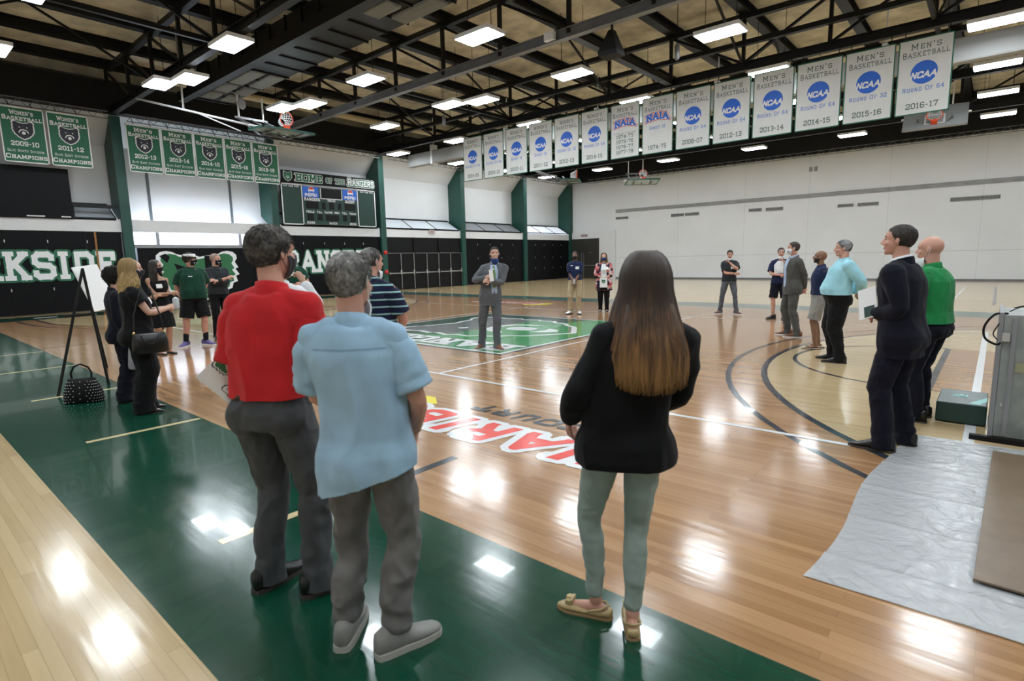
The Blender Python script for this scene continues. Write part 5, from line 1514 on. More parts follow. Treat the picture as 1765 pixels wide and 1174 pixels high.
    def mask(s, m_, low=False, print_m=None):
        f = s.Hm @ Vector((0, 1, 0)); up = s.Hm @ Vector((0, 0, 1)); rt = s.Hm @ Vector((1, 0, 0))
        dz = -.060 if low else 0; q_ = .86 if low else 1
        g = G(); rings = []
        Rr = [(-.012, .046, .094), (-.032, .062, .092), (-.055, .066, .088), (-.080, .060, .078), (-.102, .046, .062), (-.118, .030, .045)]
        vs = []; nseg = 14
        for z, w_, d_ in Rr:
            for q in range(nseg + 1):
                t = -PI * .42 + PI * .84 * q / nseg
                nose = .018 * math.exp(-(t / .35) ** 2) * (1 if z > -.06 else .4)
                vs.append(s.hp((math.sin(t) * (w_ + .014) * q_, .010 + (math.cos(t) * (d_ + .004) + nose) * q_, z + dz * (1 - .0) - (.018 if low else 0) * math.cos(t))))
        n0 = len(vs)
        c = s.hp((0, .02, -.05 + dz)); inner = [v + (c - v) * .05 for v in vs]
        fs = []
        W_ = nseg + 1
        for j in range(len(Rr) - 1):
            for i in range(nseg):
                a = j * W_ + i; fs.append((a, a + 1, a + W_ + 1, a + W_)); fs.append(tuple(n0 + q for q in (a, a + W_, a + W_ + 1, a + 1)))
        for i in range(nseg):
            fs.append((i, n0 + i, n0 + i + 1, i + 1)); a = (len(Rr) - 1) * W_ + i; fs.append((a, a + 1, n0 + a + 1, n0 + a))
        for j in range(len(Rr) - 1):
            for a in (j * W_, j * W_ + nseg): fs.append((a, a + W_, n0 + a + W_, n0 + a))
        g.add(vs + inner, fs); s.sc(g)
        o = mesh('face_mask', g, m_, s.root, smooth=True)
        g = G()
        for x in (-1, 1):
            g.tube([s.hp((x * .076, .022, .0 + dz)), s.hp((x * .086, -.012, .026)), s.hp((x * .088, -.024, .0)), s.hp((x * .076, .012, -.07 + dz * .6))], .0018, 5)
        s.sc(g); mesh('ear_loop', g, m_, o)
        if print_m:
            for x in (-1, 1):
                g = G(); g.ell(s.hp((x * .050 - .012, .088, -.070)), (.014, .012, .010), s.Hm); s.sc(g); mesh('print', g, print_m, o)
        return o
    def jacket(s, m_, z0=.74, e=.026, shirt=None, tie=None, lapel=True, wr=.005, open_to=1.06, name='jacket', flare=.02, seed=5, sleeve=1.93, gap=.05, belly=None, box=0.0, smooth=9, front=True, sleeve_e=.016, cuff=None, wsc=6):
        def fn(g):
            s.torso(g, z0 - .10, 1.478, e, flare, belly=belly, box=box); s.shoulders(g, e * .7)
            for i in range(2): s.arm(g, i, 0, sleeve, e * .9, sleeve_e)
        o, bv = s.garment(name, fn, m_, wr=wr, seed=seed, wsc=wsc, cuts=[(s.spine(z0)[0], (0, 0, -1), .30)], smooth=smooth); s.top_o = o
        bv = s.topbvh = s.torso_bvh(lambda g: (s.torso(g, z0 - .10, 1.478, e, flare, belly=belly, box=box), s.shoulders(g, e * .7)), smooth, wr, wsc, seed)
        F_ = s.Rs @ Vector((0, 1, 0)); org = Vector((s.C.x, s.C.y, 0)); up = (0, 0, 1)
        if front:
            if shirt:
                s.decal(bv, org, F_, up, [(-.055, 1.47), (.055, 1.47), (gap, 1.40), (gap * .55, open_to), (-gap * .55, open_to), (-gap, 1.40)], shirt, 'shirt_front', o, .003)
            if tie:
                s.decal(bv, org, F_, up, [(-.018, 1.455), (.018, 1.455), (.013, 1.43), (.033, 1.12), (0, 1.07), (-.033, 1.12), (-.013, 1.43)], tie, 'tie', o, .009)
            if lapel:
                for x in (-1, 1):
                    s.decal(bv, org, F_, up, [(x * .052, 1.465), (x * .085, 1.44), (x * .105, 1.36), (x * .085, 1.35), (x * gap * .5, open_to + .03), (x * gap * .9, 1.36)], m_, 'lapel', o, .010)
                g = G(); b_ = [org + s.Rs @ Vector((x * .0, 0, 0)) for x in (0,)]
        if True:
            g = G(); rings = []; r0 = .070 if s.sex == 'm' else .062
            for z, r_ in ((-.03, r0 + .026), (.01, r0 + .018), (.040, r0 + .012), (.042, r0 + .005), (.01, r0 + .004), (-.03, r0 + .012)):
                rings.append([s.N + s.Rs @ Vector((r_ * math.cos(t), -.006 + r_ * math.sin(t), z - .045 * (1 + math.sin(t)) / 2 + .008)) for t in [PI * .98 + PI * 1.04 * q / 20 for q in range(21)]])
            for a in range(len(rings) - 1): g.loft([rings[a], rings[a + 1]], cap=False, closed=False)
            s.sc(g); mesh('collar', g, m_, o, smooth=True)
        if shirt:
            g = G(); rings = []; r0 = .061 if s.sex == 'm' else .052
            for z, r_ in ((-.02, r0 + .010), (.03, r0 + .008), (.062, r0 + .005), (.063, r0 - .001), (-.02, r0 + .002)):
                rings.append([s.N + Vector((r_ * math.cos(t), -.006 + r_ * math.sin(t), z - .018 * (1 + math.sin(t)))) for t in [2 * PI * q / 24 for q in range(24)]])
            g.loft(rings, cap=False); s.sc(g); mesh('shirt_collar', g, shirt, o, smooth=True)
        if cuff:
            for i in range(2):
                g = G(); s.arm(g, i, 1.86, 1.97, .011); s.sc(g); mesh('shirt_cuff', g, cuff, o, smooth=True)
        return o
    def tagcard(s, x, z, m_=None, w_=.05, h_=.038, name='name_tag'):
        F_ = s.Rs @ Vector((0, 1, 0))
        return s.decal(s.topbvh, (s.C.x, s.C.y, 0), F_, (0, 0, 1), [(x - w_, z - h_), (x + w_, z - h_), (x + w_, z + h_), (x - w_, z + h_)], m_ or M['paper'], name, s.top_o, .006)
    def world(s, v):
        v = Vector(v) * s.k; r = s.root
        return Matrix.Translation(r.location) @ Matrix.Rotation(r.rotation_euler.z, 4, 'Z') @ v

# ------------------------------------------------------------------ cloth for the people
def cloth(name, c, **k):
    d = dict(rough=.85, var=.08, vscale=9, bump=.10, bscale=260, sheen=.08, spec=.2); d.update(k); return mat(name, c, **d)
def stripes(name, base, line, period=.052, width=.22, z_off=0.0):
    m = cloth(name, base); N, L = m.node_tree.nodes, m.node_tree.links; P = N['Principled BSDF']
    tc = N.new('ShaderNodeTexCoord'); sp = N.new('ShaderNodeSeparateXYZ'); L.new(tc.outputs['Object'], sp.inputs[0])
    a = N.new('ShaderNodeMath'); a.operation = 'DIVIDE'; a.inputs[1].default_value = period; L.new(sp.outputs['Z'], a.inputs[0])
    f = N.new('ShaderNodeMath'); f.operation = 'FRACT'; L.new(a.outputs[0], f.inputs[0])
    l = N.new('ShaderNodeMath'); l.operation = 'LESS_THAN'; l.inputs[1].default_value = width; L.new(f.outputs[0], l.inputs[0])
    x = N.new('ShaderNodeMix'); x.data_type = 'RGBA'; x.inputs[6].default_value = (*base, 1); x.inputs[7].default_value = (*line, 1)
    L.new(l.outputs[0], x.inputs[0]); L.new(x.outputs[2], P.inputs['Base Color']); return m
def floral(name):
    m = cloth(name, (.02, .02, .03)); N, L = m.node_tree.nodes, m.node_tree.links; P = N['Principled BSDF']
    tc = N.new('ShaderNodeTexCoord'); v = N.new('ShaderNodeTexVoronoi'); v.inputs['Scale'].default_value = 13; L.new(tc.outputs['Object'], v.inputs['Vector'])
    r = N.new('ShaderNodeValToRGB'); r.color_ramp.interpolation = 'CONSTANT'
    e = r.color_ramp.elements; e[0].color = (.02, .02, .04, 1); e[1].position = .3; e[1].color = (.55, .20, .18, 1)
    for p, c in ((.52, (.02, .02, .05, 1)), (.66, (.62, .48, .45, 1)), (.82, (.45, .07, .09, 1))):
        q = e.new(p); q.color = c
    sx = N.new('ShaderNodeSeparateColor'); L.new(v.outputs['Color'], sx.inputs[0]); L.new(sx.outputs[0], r.inputs[0]); L.new(r.outputs[0], P.inputs['Base Color']); return m
def ombre(name, zt, zb, top=(.035, .022, .015), bot=(.26, .135, .048), mid=(.11, .055, .024)):
    m = mat(name, top, .5, spec=.35); N, L = m.node_tree.nodes, m.node_tree.links; P = N['Principled BSDF']
    tc = N.new('ShaderNodeTexCoord'); sp = N.new('ShaderNodeSeparateXYZ'); L.new(tc.outputs['Object'], sp.inputs[0])
    mr = N.new('ShaderNodeMapRange'); mr.inputs[1].default_value = zt; mr.inputs[2].default_value = zb; L.new(sp.outputs['Z'], mr.inputs[0])
    mp = N.new('ShaderNodeMapping'); mp.inputs['Scale'].default_value = (42, 42, 1.5); L.new(tc.outputs['Object'], mp.inputs[0])
    n = N.new('ShaderNodeTexNoise'); n.inputs['Scale'].default_value = 1; n.inputs['Detail'].default_value = 3; L.new(mp.outputs[0], n.inputs['Vector'])
    a = N.new('ShaderNodeMath'); a.operation = 'MULTIPLY_ADD'; a.inputs[1].default_value = 1.1; a.inputs[2].default_value = -.55; L.new(n.outputs['Fac'], a.inputs[0])
    b = N.new('ShaderNodeMath'); b.operation = 'ADD'; L.new(mr.outputs[0], b.inputs[0]); L.new(a.outputs[0], b.inputs[1])
    r = N.new('ShaderNodeValToRGB'); e = r.color_ramp.elements; e[0].position = .30; e[0].color = (*top, 1); e[1].position = 1; e[1].color = (*bot, 1); q = e.new(.72); q.color = (*mid, 1)
    L.new(b.outputs[0], r.inputs[0]); L.new(r.outputs[0], P.inputs['Base Color']); return m
def salt(name, dark, light, f=.5, sc=60):
    m = mat(name, dark, .55, bump=.5, bscale=120); N, L = m.node_tree.nodes, m.node_tree.links; P = N['Principled BSDF']
    tc = N.new('ShaderNodeTexCoord'); n = N.new('ShaderNodeTexNoise'); n.inputs['Scale'].default_value = sc; n.inputs['Detail'].default_value = 2; L.new(tc.outputs['Object'], n.inputs['Vector'])
    n2 = N.new('ShaderNodeTexNoise'); n2.inputs['Scale'].default_value = 9; L.new(tc.outputs['Object'], n2.inputs['Vector'])
    a = N.new('ShaderNodeMath'); a.operation = 'MULTIPLY_ADD'; a.inputs[1].default_value = 1.6; L.new(n2.outputs['Fac'], a.inputs[0]); L.new(n.outputs['Fac'], a.inputs[2])
    r = N.new('ShaderNodeMapRange'); r.inputs[1].default_value = 1.3 - f * .25; r.inputs[2].default_value = 1.75 - f * .3; L.new(a.outputs[0], r.inputs[0])
    x = N.new('ShaderNodeMix'); x.data_type = 'RGBA'; x.inputs[6].default_value = (*dark, 1); x.inputs[7].default_value = (*light, 1)
    L.new(r.outputs[0], x.inputs[0]); L.new(x.outputs[2], P.inputs['Base Color']); return m
C_ = dict(red=cloth('red_polo_cloth', (.52, .018, .022), bump=.15), sky=cloth('light_blue_shirt_cloth', (.30, .46, .60)), black=cloth('black_cloth', (.004, .004, .005), sheen=.05), navy=cloth('navy_cloth', (.012, .020, .060)),
          darknavy=cloth('dark_navy_suit_cloth', (.005, .0055, .013), sheen=.05), grey=cloth('charcoal_trouser_cloth', (.062, .065, .069)), denim=cloth('grey_denim', (.150, .145, .140), var=.25, vscale=6), mint=cloth('grey_green_denim', (.28, .345, .305), var=.10),
          suit=cloth('grey_suit_cloth', (.105, .112, .124)), suit2=cloth('taupe_suit_cloth', (.078, .078, .073)), khaki=cloth('khaki_cloth', (.42, .33, .21)), forest=cloth('forest_green_cloth', (.007, .045, .028)), kelly=cloth('bright_green_cloth', (.015, .22, .065)),
          char=cloth('charcoal_knit', (.025, .028, .032)), aqua=cloth('aqua_shirt_cloth', (.33, .63, .72)), white=cloth('white_shirt_cloth', (.75, .76, .78)), jeans=cloth('dark_grey_jeans', (.10, .11, .125), var=.25), shorts=cloth('grey_shorts_cloth', (.26, .25, .23)),
          ltblue=cloth('pale_blue_shirt_cloth', (.40, .50, .66)), vest=cloth('blue_grey_vest_cloth', (.14, .20, .32)), blackpants=cloth('black_trouser_cloth', (.005, .005, .006), sheen=.05))
LEATHER = mat('black_leather', (.006, .0055, .0055), .28, bump=.1, bscale=60); TANL = mat('tan_leather', (.15, .052, .022), .35); RUB = mat('dark_rubber_sole', (.05, .04, .035), .7); WSOLE = mat('white_rubber_sole', (.7, .7, .7), .5)
BELT = mat('belt_leather', (.015, .012, .010), .4); GREYC = cloth('grey_canvas', (.24, .235, .22)); MASKB = cloth('black_mask_cloth', (.012, .013, .018)); MASKW = mat('white_mask_cloth', (.70, .74, .76), .8); MASKN = cloth('navy_mask_cloth', (.02, .05, .18))
PURP = mat('purple_sneaker', (.10, .08, .24), .6); SOCK = cloth('black_sock', (.01, .01, .012))

def Wf(xy, az, H, pts):
    """foot places given in the hall's own axes, turned into the figure's frame"""
    k = H / 1.78; rz = math.radians(az) - PI / 2; out = []
    for x, y, fa in pts:
        d = Matrix.Rotation(-rz, 2) @ Vector((x - xy[0], y - xy[1])); out.append((d.x / k, d.y / k, math.radians(fa - az)))
    return tuple(out)

# 1 man in the red polo
az = 122; xy = (6.42, -8.62)
p = Person('red', 'tall man in a red polo and charcoal trousers, seen from behind', xy, az, H=1.80, skin='pink', hair=(.05, .045, .04), vox=.006, hips=(.035, 0, 0),
           feet=Wf(xy, az, 1.80, [(6.35, -8.64, 98), (6.60, -8.51, 76)]), hands=(((-.13, .22, 1.02), (-.25, -1, -.8)), ((.14, .24, 1.05), (.25, -1, -.8))), head=(-.42, .0, 0), lean=(.062, -.01), bulk=1.0, curl=(.9, .6), shw=1.0)
RED = p
p.top(C_['red'], z0=1.0, sleeve=.86, e=.020, wr=.009, sleeve_e=.024, cuff_e=.030, name='polo_shirt', wsc=5, box=.165)
p.pants(C_['grey'], radii=(.098, .090, .074, .072, .064), belt=BELT, wr=.006)
p.shoes(LEATHER, RUB)
p.hair('short', n=5200, length=.030, line=.055, puff=.006, thick=.0026, m_=salt('salt_and_pepper_hair', (.035, .030, .026), (.20, .185, .17), .25), back=-.075)
p.mask(MASKB)
g = G(); p.arm(g, 0, 1.90, 1.97, .008); p.sc(g); mesh('wristwatch', g, M['chrome'], p.root, smooth=True)
# 2 man in the light blue shirt
az = 128; xy = (7.15, -8.55)
p = Person('blue', 'grey haired man in an untucked light blue shirt and grey jeans, seen from behind', xy, az, H=1.665, skin='pink', hair=(.2, .2, .2), vox=.006, hips=(.0, .0, 0),
           feet=Wf(xy, az, 1.665, [(7.02, -8.62, 128), (7.24, -8.53, 78)]), hands=(((-.04, .20, 1.04), (-1, -.25, -.1)), ((.17, .20, .96), (.7, -.8, -.3))), head=(-.25, .0, 0), lean=(-.035, .01), bulk=.98, curl=(.8, .8))
BLUE = p
p.top(C_['sky'], z0=.81, sleeve=.76, e=.027, flare=.022, wr=.009, hem=(.30, 0, -1), box=.166, sleeve_e=.034, cuff_e=.036, name='shirt', wsc=5)
g = G(); R_ = p.decal(p.topbvh, (p.C.x, p.C.y, 0), (0, -1, 0), (0, 0, 1), [(-.15, 1.392), (.15, 1.392), (.15, 1.396), (-.15, 1.396)], cloth('seam_blue', (.20, .33, .46)), 'yoke_seam', p.top_o, .003)
p.pants(C_['denim'], radii=(.096, .086, .070, .068, .060), wr=.009, t1=1.90)
p.shoes(GREYC, mat('cream_rubber_sole', (.42, .40, .36), .6), kind='sneaker')
p.hair('short', n=5200, length=.028, line=.06, puff=.004, thick=.0026, m_=salt('steel_grey_hair', (.10, .095, .09), (.38, .37, .36), .8), back=-.085)
p.mask(MASKW, low=True)
# 3 woman in the black blazer
az = 128; xy = (7.87, -7.77)
p = Person('blazer', 'woman with very long brown hair in a black blazer, seen from behind', xy, az, H=1.63, sex='f', skin='pink', hair=(.05, .03, .02), vox=.006, hips=(.025, 0, 0),
           feet=Wf(xy, az, 1.63, [(7.77, -7.80, 196), (7.95, -7.79, 124)]), hands=(((-.225, .13, .98), (-.55, -1, -.3)), ((.10, .20, 1.03), (1.0, -.4, -.2))), head=(0, .0, 0), lean=(.088, .0), bulk=1.03, curl=(.6, .6), shw=1.12)
WOMAN = p
p.jacket(C_['black'], z0=.83, e=.030, front=False, flare=.030, box=.155, wr=.007, sleeve=1.80, sleeve_e=.020)
p.pants(C_['mint'], radii=(.092, .076, .054, .055, .038), t1=1.90, wr=.0028, wst=(1, 1, 1.7))
p.long_hair(ombre('ombre_brown_hair', 1.62, 1.17), zend=1.19, width=.155, vol=.020, n=1900, back=.205, thick=.0055, wave=.010)
BEI = mat('beige_patent_leather', (.45, .34, .16), .3)
p.shoes(BEI, mat('tan_wedge_sole', (.36, .23, .11), .5), kind='flat')
for i in range(2):
    a, t = p.A[i], p.toe[i]; b = Vector((t.y, -t.x, 0)); base = Vector((a.x, a.y, 0))
    g = G(); g.obox(base + t * .135 + Vector((0, 0, .052)), t * .016, b * .032, Vector((0, 0, .010))); g.obox(base + t * .135 + Vector((0, 0, .058)), t * .018, b * .009, Vector((0, 0, .012)))
    g.obox(base + t * .120 + Vector((0, 0, .058)), t * .006, b * .030, Vector((0, 0, .010))); p.sc(g); mesh('shoe_bow', g, BEI, p.root)
    g = G(); g.tube([base + t * .03 + b * -.038 + Vector((0, 0, .035)), base - t * .04 + b * -.036 + Vector((0, 0, .062)), base - t * .066 + Vector((0, 0, .07)), base - t * .04 + b * .036 + Vector((0, 0, .062)), base + t * .03 + b * .038 + Vector((0, 0, .035))], .006, 6); p.sc(g); mesh('heel_strap', g, BEI, p.root, smooth=True)
# 4 man in the striped polo
az = 112; xy = (4.92, -6.91)
p = Person('stripe', 'man in a navy polo with pale mint stripes standing behind the blue shirted man', xy, az, H=1.75, skin='pink', hair=(.06, .055, .05), vox=.007,
           feet=Wf(xy, az, 1.75, [(4.83, -7.0, 110), (5.0, -6.82, 65)]), hands=(((-.1, .25, 1.05), (-1, -.5, -.3)), ((.12, .26, 1.05), (.9, -.7, -.3))), head=(-.35, 0, 0), bulk=1.08, belly=.02, curl=(.8, .8))
p.top(stripes('striped_polo_cloth', (.010, .014, .045), (.30, .52, .52), .062, .22), z0=.86, sleeve=.78, e=.024, flare=.01, name='polo_shirt', sleeve_e=.024, cuff_e=.03)
p.pants(C_['jeans']); p.shoes(LEATHER, WSOLE, kind='sneaker')
p.hair('short', n=1300, length=.022, line=.055, m_=salt('pepper_hair', (.03, .028, .026), (.22, .21, .20), .5), thick=.003); p.mask(MASKW, low=True)
# 5 man hidden behind the red polo, hand at his mouth
az = 105; xy = (4.38, -7.46)
p = Person('vest', 'man in a blue grey vest with white sleeves, mostly behind the red polo man', xy, az, H=1.74, skin='tan', hair=(.05, .04, .03), vox=.008,
           hands=(((-.20, .15, 1.0), (-.5, -1, 0)), ((.06, .20, 1.50), (.5, .2, -1))), head=(-.2, 0, 0), curl=(.5, 1.1), bulk=1.05)
p.top(C_['white'], z0=1.0, sleeve=1.85, e=.014, name='shirt', sleeve_e=.022, cuff_e=.018)
o, bv = p.garment('vest', lambda g: (p.torso(g, .90, 1.44, .026, .01),), C_['vest'], wr=.003)
p.pants(C_['navy']); p.shoes(LEATHER, RUB); p.hair('short', n=800, length=.022, thick=.0035); p.mask(MASKW)
# 6 man, green polo and khaki shorts
az = -12; xy = (-2.98, -3.43)
p = Person('khaki', 'smiling man in a green polo and khaki shorts below the scoreboard', xy, az, H=1.87, bare=True, skin='pink', hair=(.08, .05, .035), feet=Wf(xy, az, 1.87, [(-3.0, -3.28, 0), (-2.98, -3.58, -30)]),
           hands=(((-.08, .24, 1.13), (-1, -.6, -.4)), ((.08, .22, 1.10), (1, -.6, -.4))), head=(.1, 0, 0), smile=1, bulk=1.06, curl=(.9, .9))
p.top(C_['forest'], z0=.98, sleeve=.78, e=.022, name='polo_shirt', sleeve_e=.022, cuff_e=.028); p.tagcard(-.07, 1.33)
p.pants(C_['khaki'], radii=(.108, .104, .098, .07, .06), t1=.98, belt=BELT, name='shorts'); p.shoes(M['white_plastic'], WSOLE, kind='sneaker', sock=(C_['white'], .14)); p.hair('short', n=500, length=.016, thick=.004)
# 7 man in the charcoal pullover, arms crossed
az = 0; xy = (-4.04, -4.66)
p = Person('pullover', 'balding man with crossed arms in a charcoal pullover and black trousers', xy, az, H=1.88, skin='pink', hair=(.25, .17, .12), feet=Wf(xy, az, 1.88, [(-4.06, -4.54, 5), (-4.02, -4.78, -20)]),
           hands=(((.10, .22, 1.22), (-1, -.3, -.6)), ((-.10, .25, 1.27), (1, -.3, -.6))), curl=(.6, .6), bulk=1.04, head=(.65, 0, 0))
p.top(C_['char'], z0=.94, sleeve=1.55, e=.022, name='pullover', sleeve_e=.020, cuff_e=.018); p.pants(C_['blackpants']); p.shoes(LEATHER, RUB)
p.hair('short', n=300, length=.008, line=.075, thick=.003, m_=mat('cropped_hair', (.30, .20, .15), .6)); p.mask(MASKB, print_m=MASKW)
# 8 man with the white visor
az = -8; xy = (-3.26, -5.45)
p = Person('visor', 'man with a white visor, green polo and black shorts, purple sneakers', xy, az, H=1.88, bare=True, skin='pink', hair=(.03, .02, .015), feet=Wf(xy, az, 1.88, [(-3.2, -5.32, 20), (-3.32, -5.66, -45)]), belly=.05, bulk=1.12,
           hands=(((-.12, -.16, .96), (-1, -.5, 0)), ((.18, -.14, .90), (1, -.6, 0))), head=(.95, .0, 0), curl=(.7, .7))
p.top(C_['forest'], z0=.92, sleeve=.80, e=.026, name='polo_shirt', sleeve_e=.024, cuff_e=.032)
p.decal(p.topbvh, (p.C.x, p.C.y, 0), (0, 1, 0), (0, 0, 1), [(.03 - .12, 1.335), (.10 - .12, 1.335), (.10 - .12, 1.35), (.03 - .12, 1.35)], M['white_print'], 'chest_print', p.top_o, .004)
p.pants(C_['black'], radii=(.112, .112, .108, .07, .06), t1=.92, name='shorts'); p.shoes(PURP, WSOLE, kind='sneaker', sock=(SOCK, .16))
p.hair('short', n=1100, length=.05, line=.03, thick=.005, back=-.12, puff=.006); p.mask(MASKB, print_m=MASKW)
g = G(); rings = []
for z, r_ in ((.052, 1.0), (.095, .98), (.10, .86)): rings.append([p.hp((.090 * r_ * math.cos(t), -.012 + .112 * r_ * math.sin(t), z)) for t in [2 * PI * q / 24 for q in range(24)]])
g.loft(rings, cap=False); g.loft([[p.hp((math.cos(t) * .088 * f, .045 + .085 * f2 * math.sin(t) + .02, z)) for t in [PI * q / 16 for q in range(17)]] for f, f2, z in ((1, .55, .064), (.95, 1.15, .052), (.95, 1.15, .046), (1, .55, .056))], cap=False, closed=False)
p.sc(g); mesh('visor', g, M['white_plastic'], p.root, smooth=True)
# 9 woman in the black dress
az = 5; xy = (-2.68, -6.25)
p = Person('dress', 'dark haired woman in a sleeveless black dress with folded arms', xy, az, H=1.74, sex='f', bare=True, skin='tan', hair=(.015, .010, .008), feet=Wf(xy, az, 1.74, [(-2.66, -6.17, 10), (-2.62, -6.36, 20)]),
           hands=(((.10, .20, 1.12), (-1, -.4, -.6)), ((-.12, .23, 1.16), (1, -.4, -.6))), curl=(.5, .6), head=(.75, 0, 0))
def dress(g): p.torso(g, .52, 1.40, .014, .030)
o, bv = p.garment('dress', dress, C_['black'], wr=.004); p.topbvh = bv; p.top_o = o; p.tagcard(-.03, 1.30)
g = G(); 
for i in (0, 1): g.tube([p.S[i] + Vector(((.05, -.05)[i], .07, -.10)), p.S[i] + Vector(((.055, -.055)[i], .0, .045)), p.S[i] + Vector(((.05, -.05)[i], -.08, -.08))], .022, 8, flat=.5)
p.sc(g); mesh('dress_strap', g, C_['black'], o, smooth=True)
p.long_hair(mat('dark_brown_hair', (.016, .011, .009), .4, bump=.4, bscale=60, stretch=(1, 1, .2)), zend=1.28, width=.10, n=320, back=.11, wave=.02, thick=.008); p.mask(MASKB); p.shoes(LEATHER, RUB, kind='flat')
for i in range(2):
    g = G(); g.tube([p.A[i] + Vector((.036 * math.cos(t), .036 * math.sin(t), .02)) for t in [2 * PI * q / 12 for q in range(13)]], .006, 6, round_ends=False); p.sc(g); mesh('ankle_strap', g, LEATHER, p.root)
# 10 blonde woman in black
az = 78; xy = (1.83, -7.88)
p = Person('blonde', 'blonde woman all in black holding a glass jar, shoulder bag at her hip', xy, az, H=1.72, sex='f', skin='light', hair=(.4, .28, .12), vox=.007, feet=Wf(xy, az, 1.72, [(1.74, -7.84, 70), (1.92, -7.92, 60)]), bulk=1.12, belly=.03,
           hands=(((-.05, .32, 1.20), (-.8, -.6, -.6)), ((.05, .33, 1.20), (.8, -.7, -.6))), curl=(.85, .85), palm=((1, 0, 0), (-1, 0, 0)), head=(.0, 0, 0))
p.top(C_['black'], z0=.80, sleeve=.55, e=.026, flare=.025, name='blouse', sleeve_e=.03, cuff_e=.03, collar=False); p.tagcard(-.06, 1.30)
p.pants(C_['blackpants'], radii=(.11, .108, .10, .10, .105), t1=1.98, wr=.004); p.shoes(LEATHER, RUB, kind='flat')
p.long_hair(ombre('blonde_hair', 1.70, 1.30, top=(.26, .17, .07), bot=(.55, .40, .18), mid=(.42, .29, .12)), zend=1.37, width=.13, n=620, back=.13, wave=.035, thick=.006); p.mask(MASKB)
BLONDE = p
# 11 person in dark navy behind her
az = 80; xy = (1.05, -7.84)
p = Person('navy', 'short dark haired person in a navy suit behind the blonde woman', xy, az, H=1.62, sex='f', skin='light', hair=(.012, .010, .008), vox=.008, feet=Wf(xy, az, 1.62, [(1.00, -7.76, 78), (1.14, -7.90, 70)]), bulk=1.08,
           hands=(((-.2, .1, .9), (-.6, -1, 0)), ((.20, .05, .88), (.6, -1, 0))), head=(.1, 0, 0))
p.jacket(C_['darknavy'], z0=.80, e=.026, front=False); p.pants(C_['darknavy'], radii=(.10, .098, .09, .09, .09)); p.shoes(LEATHER, RUB, kind='flat'); p.hair('curly', n=1500, length=.04, line=.04, puff=.012, thick=.005, back=-.09); p.mask(MASKB)
NAVY = p
# 12 the speaker
az = -38; xy = (2.08, -2.43)
p = Person('speaker', 'smiling man in a grey suit and green tie standing on the court emblem', xy, az, H=1.85, skin='light', hair=(.015, .010, .008), vox=.0065, smile=1, feet=Wf(xy, az, 1.85, [(2.25, -2.40, -20), (1.93, -2.46, -75)]),
           hands=(((-.01, .25, 1.20), (-1, -.5, -.7)), ((.07, .22, 1.26), (1, -.5, -.7))), head=(-.12, .02, 0), curl=(.9, .8), lean=(-.09, 0), hips=(-.045, 0, 0))
p.pants(C_['suit'], radii=(.096, .086, .070, .068, .060), belt=mat('brown_belt', (.12, .05, .025), .4))
p.jacket(C_['suit'], z0=.775, e=.020, shirt=C_['ltblue'], tie=cloth('green_tie_cloth', (.14, .25, .08)), gap=.085, cuff=C_['ltblue'], flare=.018, open_to=.985)
p.decal(p.topbvh, (p.C.x, p.C.y, 0), (0, 1, 0), (0, 0, 1), [(-.015, 1.02), (.015, 1.02), (.075, .80), (.07, .765), (-.07, .765), (-.075, .80)], C_['suit'], 'trouser_front', p.top_o, .003)
p.shoes(TANL, WSOLE); p.hair('short', n=900, length=.024, thick=.0035, line=.06, back=-.04); p.mask(MASKN, low=True)
g = G(); g.ell((-.09, .148, 1.40), (.012, .006, .012)); p.sc(g); mesh('lapel_pin', g, M['white_plastic'], p.root)
SPEAKER = p
# 13 navy polo, khaki trousers
az = -62; xy = (-.20, 3.69)
p = Person('navypolo', 'man in a navy polo and khaki trousers, hands clasped, before the far doors', xy, az, H=1.80, skin='brown', hair=(.01, .008, .007), vox=.009, feet=Wf(xy, az, 1.80, [(-.10, 3.74, -50), (-.33, 3.62, -80)]),
           hands=(((-.01, .17, .92), (-1, -.4, -.2)), ((.02, .17, .92), (1, -.4, -.2))), curl=(.9, .9), bulk=1.05)
p.top(C_['navy'], z0=.98, sleeve=.80, e=.022, name='polo_shirt', sleeve_e=.022, cuff_e=.028); p.tagcard(.08, 1.32)
p.decal(p.topbvh, (p.C.x, p.C.y, 0), (0, 1, 0), (0, 0, 1), [(-.11, 1.375), (-.05, 1.375), (-.05, 1.392), (-.11, 1.392)], M['white_print'], 'chest_print', p.top_o, .004)
p.pants(C_['khaki'], radii=(.098, .086, .070, .068, .062), belt=BELT, wr=.005); p.shoes(M['white_plastic'], M['black'], kind='sneaker'); p.hair('short', n=400, length=.012, thick=.004); p.mask(MASKB)
NPOLO = p
# 14 woman in the floral cardigan
az = -60; xy = (.15, 4.69)
p = Person('floral', 'woman in a floral cardigan over a white top and black trousers', xy, az, H=1.74, sex='f', skin='light', hair=(.3, .2, .1), vox=.009, feet=Wf(xy, az, 1.74, [(.24, 4.72, -60), (.05, 4.66, -65)]), bulk=1.12,
           hands=(((-.04, .20, 1.03), (-1, -.4, -.3)), ((.04, .20, 1.03), (1, -.4, -.3))), curl=(.8, .8))
def card(g):
    p.torso(g, .66, 1.475, .03, .03); p.shoulders(g, .02)
    for i in range(2): p.arm(g, i, 0, 1.15, .03, .045)
o, bv = p.garment('cardigan', card, floral('floral_print_cloth'), wr=.005); p.topbvh = bv; p.top_o = o
p.decal(bv, (p.C.x, p.C.y, 0), (0, 1, 0), (0, 0, 1), [(-.055, 1.46), (.055, 1.46), (.085, 1.30), (.09, .98), (-.09, .98), (-.085, 1.30)], C_['white'], 'white_top', o, .004)
